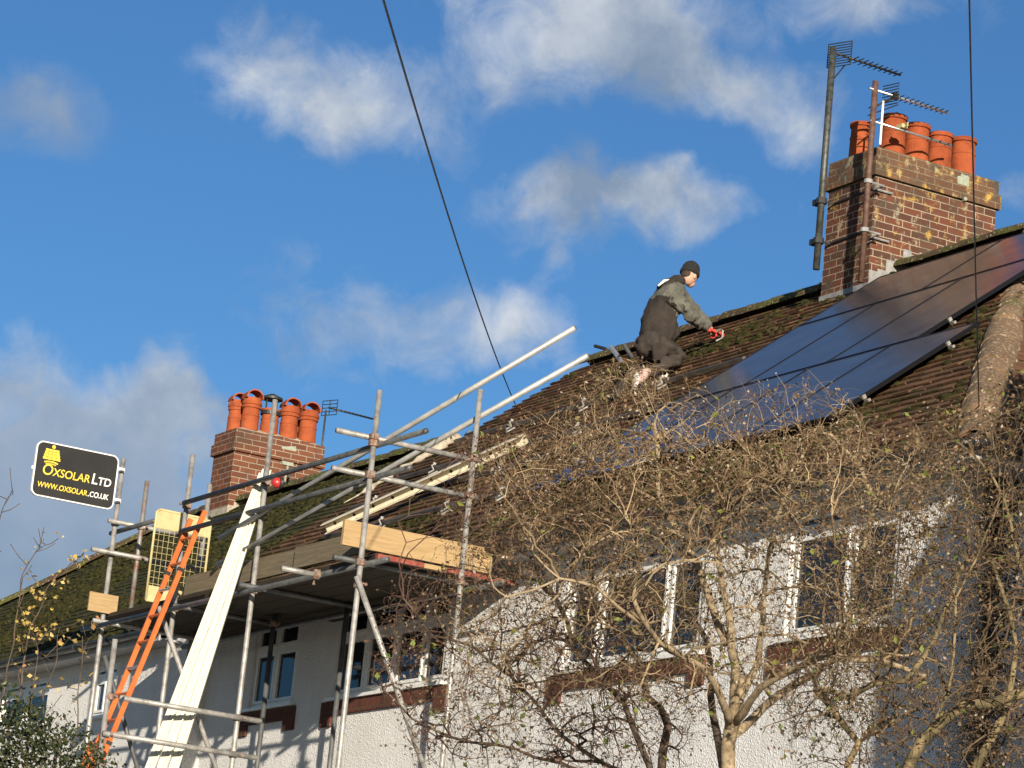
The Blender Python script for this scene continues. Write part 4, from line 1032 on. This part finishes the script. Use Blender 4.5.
def P(x, y, d): return at_depth(x, y, d)
def foot(x, y, d, dx=0):
    p = at_depth(x, y, d); return Vector((p.x+dx*.1, p.y, gz(p.y)-.05))
S = [([foot(736,768,13.0), P(733,770,13), P(735,720,13), P(732,680,13.0)], .044, .030),
     ([P(734,735,13), P(728,650,12.9), P(724,590,12.8), P(716,540,12.8)], .026, .011),
     ([P(733,728,13), P(712,690,12.8), P(686,655,12.7), P(645,622,12.5), P(636,600,12.4)], .019, .008),
     ([P(735,728,13), P(756,690,12.8), P(790,665,12.7), P(830,653,12.5), P(880,655,12.4), P(925,672,12.3)], .020, .009),
     ([P(724,640,12.9), P(706,600,13.1), P(690,560,13.2), P(668,500,13.3), P(655,440,13.4)], .020, .008),
     ([P(737,700,13), P(760,640,13.2), P(770,580,13.4), P(775,520,13.5), P(800,450,13.6)], .016, .006),
     ([P(733,740,13), P(760,712,13.3), P(800,690,13.5), P(840,655,13.6), P(858,600,13.7), P(870,540,13.7), P(874,500,13.7), P(862,470,13.7), P(838,440,13.7)], .022, .009),
     ([P(874,505,13.7), P(890,482,13.7), P(925,470,13.7), P(950,462,13.7)], .011, .006),
     ([P(640,620,12.5), P(600,592,12.4), P(560,580,12.3), P(500,590,12.2)], .009, .004)]
ellA = [(700,490,200,62,3.6),(860,480,115,60,1.7),(600,520,120,95,2.3),(880,560,100,110,1.2),(640,420,85,52,.9),(790,430,80,50,.8),(640,620,150,90,2.6),(810,610,130,90,2.6),(860,680,90,60,.8),(545,470,65,60,.8),(480,600,45,80,.4),(625,385,40,28,.4),(740,560,180,60,1.2),(500,700,60,70,.3)]
grow('bare_shrub', 'large leafless shrub with pale tan stems spreading before the white house', 'shrub', foot(736,768,13.0), S, ellA,
     [(100,.9,.0072),(480,.45,.0048),(2500,.30,.0030),(8500,.20,.0021),(11500,.13,.0017)], bark_pale,
     [('dried_leaves', dried, 18000, .015, lambda x, y, r: r.random() < (1.0 if 430 < y < 560 else .42)), ('pale_buds', pale, 2000, .013, lambda x, y, r: r.random() < (1 if y < 470 else .35)), ('green_leaves', green, 260, .030, None)], 12.2, 14.0, 3)
S = [([foot(655,768,13.9), P(650,775,13.9), P(622,700,13.9), P(600,670,13.9), P(575,640,14), P(560,600,14)], .034, .010),
     ([P(660,775,13.9), P(668,730,14), P(650,700,14), P(640,660,14), P(600,610,14.1), P(590,550,14.1)], .022, .007),
     ([P(650,790,13.9), P(560,740,13.8), P(520,690,13.8), P(470,650,13.8), P(430,640,13.7), P(400,600,13.6)], .012, .004),
     ([P(650,790,13.9), P(560,765,13.8), P(470,740,13.8), P(410,720,13.8), P(385,690,13.8)], .010, .004),
     ([P(735,790,14), P(716,740,14.1), P(700,640,14.2), P(680,600,14.2), P(700,540,14.3)], .022, .008)]
M['dark_shrub_twig'] = leaf_mat('dark twig bark', [(.045,.028,.022), (.12,.075,.052), (.08,.045,.036)], .8)
grow('dark_shrub', 'leafless shrub with dark crooked stems in front of the house wall below the platform', 'shrub', foot(655,768,13.9), S,
     [(500,650,110,100,2),(430,650,60,70,.8),(470,520,32,42,.35),(560,620,90,110,1.6),(620,720,90,60,1),(530,740,130,40,.8),(600,480,70,60,.5),(480,450,30,20,.15)],
     [(70,.8,.007),(320,.42,.0045),(1300,.28,.0030),(3600,.18,.0022),(4200,.12,.0018)], bark_dark,
     [('dried_leaves', dried, 5200, .0145, None), ('pale_buds', pale, 400, .017, None), ('green_leaves', green, 160, .034, None)], 13.2, 14.6, 9)
S = [([foot(905,768,12.0), P(905,790,12), P(925,745,12), P(960,705,12), P(1005,690,12), P(1060,680,12)], .038, .020),
     ([foot(850,768,12.3), P(848,780,12.3), P(862,740,12.4), P(815,690,12.4), P(850,700,12.3), P(905,680,12.2), P(935,620,12.3), P(960,560,12.4)], .026, .009),
     ([P(975,790,12), P(985,740,12), P(1000,700,12.2), P(1010,640,12.3), P(985,560,12.4)], .020, .007),
     ([P(935,735,12), P(948,660,12.1), P(955,600,12.2), P(975,560,12.2)], .008, .004),
     ([P(1040,760,12), P(1030,600,12.6), P(1000,500,12.8), P(970,450,12.9), P(950,420,13)], .014, .004)]
M['mossy_shrub_twig'] = leaf_mat('tangled twig bark', [(.045,.032,.02), (.13,.09,.052), (.075,.052,.03), (.18,.135,.08)], .8)
grow('mossy_shrub', 'tangled bramble like shrub with mossy limbs at the right, before the downpipe', 'shrub', foot(905,768,12.0), S,
     [(930,640,110,130,2.4),(980,520,70,80,1.2),(900,560,80,90,1.2),(960,440,60,38,.7),(1010,410,30,50,.3),(860,720,90,60,1),(990,720,60,60,1),(1030,600,30,120,.6)],
     [(70,.7,.007),(330,.42,.0045),(1400,.28,.0030),(4400,.18,.0022),(4600,.12,.0018)], bark_moss,
     [('dried_leaves', dried, 7000, .0145, None), ('pale_buds', pale, 450, .014, None), ('green_leaves', green, 260, .024, None)], 11.6, 13.4, 15)

# dead creeper on the downpipe
cr = thing('creeper', 'dead creeper with clinging brown leaves climbing the downpipe', 'creeper', (XWR+.1, dpx.y, GZ))
m = MB(); lv = MB(); rr = random.Random(4)
for s_ in range(5):
    pts = []
    for k in range(46):
        z = GZ+k*.105; pts.append(Vector((XWR+.10+.05*math.sin(k*.5+s_), dpx.y-.04+.07*math.sin(k*.37+s_*1.9), z)))
    m.tube(pts, .010, 5)
for k in range(4200):
    z = GZ+rr.random()*4.75; p = Vector((XWR+.12+rr.gauss(0,.06), dpx.y+rr.gauss(0,.085), z)); s = rr.uniform(.02, .045)
    d = Vector((rr.gauss(0,1), rr.gauss(0,1), rr.gauss(0,1)-.6)).normalized(); e_ = d.orthogonal().normalized()
    lv.add([p-d*s*.5, p+e_*s*.4, p+d*s*.5, p-e_*s*.4], [(0,1,2,3)])
m.build('stem', bark_dark, cr, smooth=True)
lo = lv.build('dead_leaves', leaf_mat('dead brown leaves', [(.035,.025,.015), (.09,.06,.03), (.16,.11,.06), (.06,.045,.02)], .8), cr); lo['kind'] = 'stuff'

# evergreen shrub, bottom left
ev = thing('evergreen_shrub', 'dense dark evergreen shrub in the bottom left corner', 'shrub', foot(35, 800, 16.5))
core = P(30, 800, 16.5); m = MB(); rr = random.Random(8)
bz = gz(core.y)
for s_ in range(7):
    e_ = core + Vector((rr.uniform(-.5,.5), rr.uniform(-.4,.4), rr.uniform(-.1,.4)))
    m.tube([Vector((core.x+rr.uniform(-.1,.1), core.y+rr.uniform(-.1,.1), bz-.1)), (core+e_)/2+Vector((0,0,-.8)), e_], [.05,.03,.008], 7)
m.build('trunk', bark_dark, ev, smooth=True)
lv = MB()
lobes = [(core+Vector((rr.uniform(-.75,.6), rr.uniform(-.5,.5), rr.uniform(-1.3,.0))), rr.uniform(.28,.45)) for _ in range(20)]
for (x, y, rad_) in ((10,742,.26),(38,752,.25),(65,765,.24),(88,785,.22),(-15,735,.3),(25,735,.16),(100,775,.12)): lobes.append((P(x, y, 16.5+rr.uniform(-.2,.2)), rad_))
def blob_leaves(lv, lobes, count, size, rr, shell=.45):
    W_ = [l[1]**2 for l in lobes]
    for k in range(count):
        c, r_2 = rr.choices(lobes, W_)[0]; n_ = Vector((rr.gauss(0,1), rr.gauss(0,1), rr.gauss(0,1))).normalized(); f_ = 1-shell*rr.random()**1.5+rr.gauss(0,.07)
        f_ *= 1+.25*noise.noise(n_*2.5+c); p = c+n_*r_2*f_
        s = size*rr.uniform(.6, 1.3); d = (n_*.6+Vector((rr.gauss(0,1), rr.gauss(0,1), rr.gauss(0,1)))).normalized(); e_ = Matrix.Rotation(rr.random()*6.28, 3, d) @ d.orthogonal().normalized(); g_ = d.cross(e_)
        lv.add([p-d*s*.5, p+e_*s*.26+g_*s*.06, p+d*s*.55, p-e_*s*.26+g_*s*.06], [(0,1,2,3)])
blob_leaves(lv, lobes, 36000, .030, rr)
lo = lv.build('crown', leaf_mat('evergreen leaves', [(.012,.020,.006), (.026,.038,.011), (.045,.055,.02), (.018,.028,.009), (.08,.08,.04)], .4), ev); lo['kind'] = 'stuff'

# thin saplings behind it with a few yellow leaves
yl = leaf_mat('yellowing leaves', [(.42,.30,.07), (.30,.22,.06), (.50,.38,.14), (.28,.14,.06)], .6)
M['sapling_twig'] = bark_dark
def stemthing(label, pts, r0, leaves, size, seed, d):
    rr = random.Random(seed); b = foot(pts[0][0], pts[0][1], d); o = thing('sapling', label, 'sapling', b, 'thin saplings at the left edge')
    Q = [b] + [P(x, y, d) for x, y in pts]; fine_ = []
    for i in range(len(Q)-1):
        n = 8
        for k in range(n): p = Q[i].lerp(Q[i+1], k/n); fine_.append(p + Vector((noise.noise(p*4+Vector((seed,0,0))), noise.noise(p*4+Vector((0,seed,0))), 0))*.05)
    fine_.append(Q[-1]); m = MB(); m.tube(fine_, [r0*(1-.75*i/len(fine_)) for i in range(len(fine_))], 6)
    side = []
    for i in range(12, len(fine_), 2):
        a = fine_[i]; e_ = a + Vector((rr.uniform(-.12,.12), rr.uniform(-.12,.12), rr.uniform(.02,.14))); m.tube([a, (a+e_)/2+Vector((0,0,-.01)), e_], .0025, 3); side.append(e_); side.append((a+e_)/2)
    m.build('stem', bark_dark, o, smooth=True); lv = MB()
    top = side[len(side)//4:] or side
    for k in range(leaves):
        p = rr.choice(top)+Vector((rr.gauss(0,.02), rr.gauss(0,.02), rr.gauss(0,.02))); s = size*rr.uniform(.6, 1.2); dd = Vector((rr.gauss(0,1), rr.gauss(0,1), rr.gauss(0,1)-.4)).normalized(); e_ = Matrix.Rotation(rr.random()*6.28, 3, dd) @ dd.orthogonal().normalized()
        lv.add([p-dd*s*.5, p+e_*s*.36, p+dd*s*.5, p-e_*s*.36], [(0,1,2,3)])
    if leaves: lv.build('leaves', yl, o)['kind'] = 'stuff'
stemthing('sapling whose arching top is crowded with yellow leaves against the mossy roof', [(5,760),(18,690),(30,625),(45,590),(66,570)], .010, 110, .036, 2, 19)
stemthing('tall bare sapling with a drooping seed head reaching above the roof edge', [(0,700),(12,640),(22,580),(33,552),(42,543)], .007, 16, .024, 3, 19.5)
stemthing('sapling with a small bunch of rusty leaves low in front of the mossy eaves', [(28,760),(34,700),(36,650),(30,625)], .006, 30, .034, 4, 18.7)
stemthing('slender sapling with scattered yellow leaves reaching the gutter of the mossy house', [(45,765),(48,700),(54,650),(60,628)], .006, 20, .032, 5, 19.2)
stemthing('bare dark twig poking up alone at the left edge of the sky', [(-40,700),(-12,560),(2,520),(13,494)], .007, 0, .03, 6, 17)
stemthing('sapling with a few curled brown leaves beside the far scaffold pole', [(70,765),(78,700),(85,660),(92,636)], .006, 26, .04, 7, 18.9)

# ------------------------------------------------------------------ light and sky
to_sun = Vector((2.5, -1.0, .70)).normalized()
elev = math.asin(to_sun.z)
sl = bpy.data.lights.new('sun', 'SUN'); sl.energy = 4.9; sl.angle = R_(.5); sl.color = (1.0, .88, .72)
so_ = bpy.data.objects.new('sun', sl); COL.objects.link(so_); so_.rotation_euler = (-to_sun).to_track_quat('-Z', 'Y').to_euler(); so_.location = (30, -20, 30)
wd = bpy.data.worlds.new('World'); SC.world = wd; wd.use_nodes = True; nt = wd.node_tree; nt.nodes.clear()
def N_(k, **kw):
    x = nt.nodes.new(k)
    for a, b in kw.items(): setattr(x, a, b)
    return x
def lk(a, b): nt.links.new(a, b)
def mth(op, a, b=None, clamp=False):
    x = N_('ShaderNodeMath', operation=op, use_clamp=clamp)
    for k, v in ((0, a), (1, b)):
        if v is None: continue
        if hasattr(v, 'links'): lk(v, x.inputs[k])
        else: x.inputs[k].default_value = v
    return x.outputs[0]
out = N_('ShaderNodeOutputWorld'); bg = N_('ShaderNodeBackground'); sky = N_('ShaderNodeTexSky'); sky.sky_type = 'NISHITA'; sky.sun_disc = False
sky.sun_elevation = elev; sky.sun_rotation = math.atan2(to_sun.x, to_sun.y); sky.air_density = 1.0; sky.dust_density = .3; sky.ozone_density = 3.0; sky.altitude = 50
SKY = .052
bg.inputs['Strength'].default_value = SKY
tc = N_('ShaderNodeTexCoord'); D = tc.outputs['Generated']
def noise_w(scale, detail, rough, vec=D, dist=0):
    x = N_('ShaderNodeTexNoise'); x.inputs['Scale'].default_value = scale; x.inputs['Detail'].default_value = detail; x.inputs['Roughness'].default_value = rough; x.inputs['Distortion'].default_value = dist
    lk(vec, x.inputs['Vector']); return x.outputs['Fac']
# warp the direction a little so cloud edges are ragged
wn = N_('ShaderNodeTexNoise'); wn.inputs['Scale'].default_value = 26; wn.inputs['Detail'].default_value = 5; lk(D, wn.inputs['Vector'])
ws = N_('ShaderNodeVectorMath', operation='SUBTRACT'); lk(wn.outputs['Color'], ws.inputs[0]); ws.inputs[1].default_value = (.5,.5,.5)
wc = N_('ShaderNodeVectorMath', operation='SCALE'); lk(ws.outputs[0], wc.inputs[0]); wc.inputs['Scale'].default_value = .045
wa = N_('ShaderNodeVectorMath', operation='ADD'); lk(D, wa.inputs[0]); lk(wc.outputs[0], wa.inputs[1]); DW = wa.outputs[0]
def cloud(px, py, rx, ry, amp, tilt=0):
    c = ray(px, py).normalized(); t1 = Vector((-c.y, c.x, 0)).normalized()*-1; t2 = c.cross(t1).normalized()
    if t2.z < 0: t2 = -t2
    a = R_(tilt); u1 = t1*math.cos(a)+t2*math.sin(a); u2 = -t1*math.sin(a)+t2*math.cos(a)
    sb = N_('ShaderNodeVectorMath', operation='SUBTRACT'); lk(DW, sb.inputs[0]); sb.inputs[1].default_value = c
    vals = []
    for (u_, r_2) in ((u1, rx), (u2, ry)):
        d = N_('ShaderNodeVectorMath', operation='DOT_PRODUCT'); lk(sb.outputs[0], d.inputs[0]); d.inputs[1].default_value = u_*(F/r_2)
        vals.append(mth('POWER', mth('ABSOLUTE', d.outputs['Value']), 2))
    e = mth('SUBTRACT', 1, mth('SQRT', mth('ADD', vals[0], vals[1])), True)
    return mth('MULTIPLY', mth('MULTIPLY', e, e), amp) if False else mth('MULTIPLY', e, amp)
CL = [(600,35,215,105,1.45,-6),(700,75,90,60,.6,-20),(340,95,185,80,1.3,-4),(800,112,60,70,.8,-30),(600,198,150,52,1.05,-2),(548,245,45,60,.7,-35),(700,205,110,40,.8,0),
      (420,318,240,60,.85,-8),(330,355,150,60,.7,0),(520,330,90,60,.6,0),(60,445,270,115,1.6,-10),(20,540,260,120,1.7,-6),(180,415,120,60,.9,-25),(25,110,120,60,.8,0),(880,5,170,60,.8,0),(1010,190,90,60,.5,0)]
acc = None
for c_ in CL:
    v = cloud(*c_); acc = v if acc is None else mth('ADD', acc, v)
fb = noise_w(44, 12, .66, dist=.6); fb2 = noise_w(11, 5, .55)
dens = mth('MULTIPLY', mth('SUBTRACT', mth('ADD', mth('MULTIPLY', acc, .62), mth('MULTIPLY', mth('ADD', fb, mth('MULTIPLY', fb2, .6)), 1.0)), .92), 1.8, True)
dens = mth('MULTIPLY', dens, mth('MULTIPLY', acc, 1.8, True))
dens = mth('MULTIPLY', dens, .86)
rm_ = N_('ShaderNodeMapRange'); rm_.inputs['From Min'].default_value = .35; rm_.inputs['From Max'].default_value = .72
lk(noise_w(20, 6, .6), rm_.inputs['Value'])
greyish = mth('MULTIPLY', mth('ADD', mth('ADD', cloud(20,520,420,220,1.5), cloud(30,110,150,80,1.6)), cloud(640,60,120,60,.5)), 1, True)
ccol = N_('ShaderNodeMix', data_type='RGBA'); lk(mth('MULTIPLY', rm_.outputs[0], mth('SUBTRACT', 1, mth('MULTIPLY', greyish, .8))), ccol.inputs[0])
k_ = 1/SKY
ccol.inputs[6].default_value = (.16*k_, .205*k_, .27*k_, 1); ccol.inputs[7].default_value = (.50*k_, .515*k_, .53*k_, 1)
tint = N_('ShaderNodeMix', data_type='RGBA', blend_type='MULTIPLY'); lk(sky.outputs[0], tint.inputs[6])
dd_ = N_('ShaderNodeVectorMath', operation='DOT_PRODUCT'); lk(D, dd_.inputs[0]); dd_.inputs[1].default_value = to_sun
mr_ = N_('ShaderNodeMapRange'); mr_.inputs['From Min'].default_value = .55; mr_.inputs['From Max'].default_value = -.45; lk(dd_.outputs['Value'], mr_.inputs['Value']); lk(mr_.outputs[0], tint.inputs[0]); tint.inputs[7].default_value = (.60, .97, 1.30, 1)
mx = N_('ShaderNodeMix', data_type='RGBA'); lk(dens, mx.inputs[0]); lk(tint.outputs[2], mx.inputs[6]); lk(ccol.outputs[2], mx.inputs[7])
lk(mx.outputs[2], bg.inputs['Color']); lk(bg.outputs[0], out.inputs['Surface'])

vs_ = SC.view_settings; vs_.view_transform = 'Standard'; vs_.look = 'None'; vs_.gamma = 1; vs_.use_curve_mapping = False; vs_.exposure = .68
SC.cycles.max_bounces = 6; SC.cycles.transparent_max_bounces = 8
for o_ in bpy.data.objects:
    if '_o' in o_: del o_['_o']
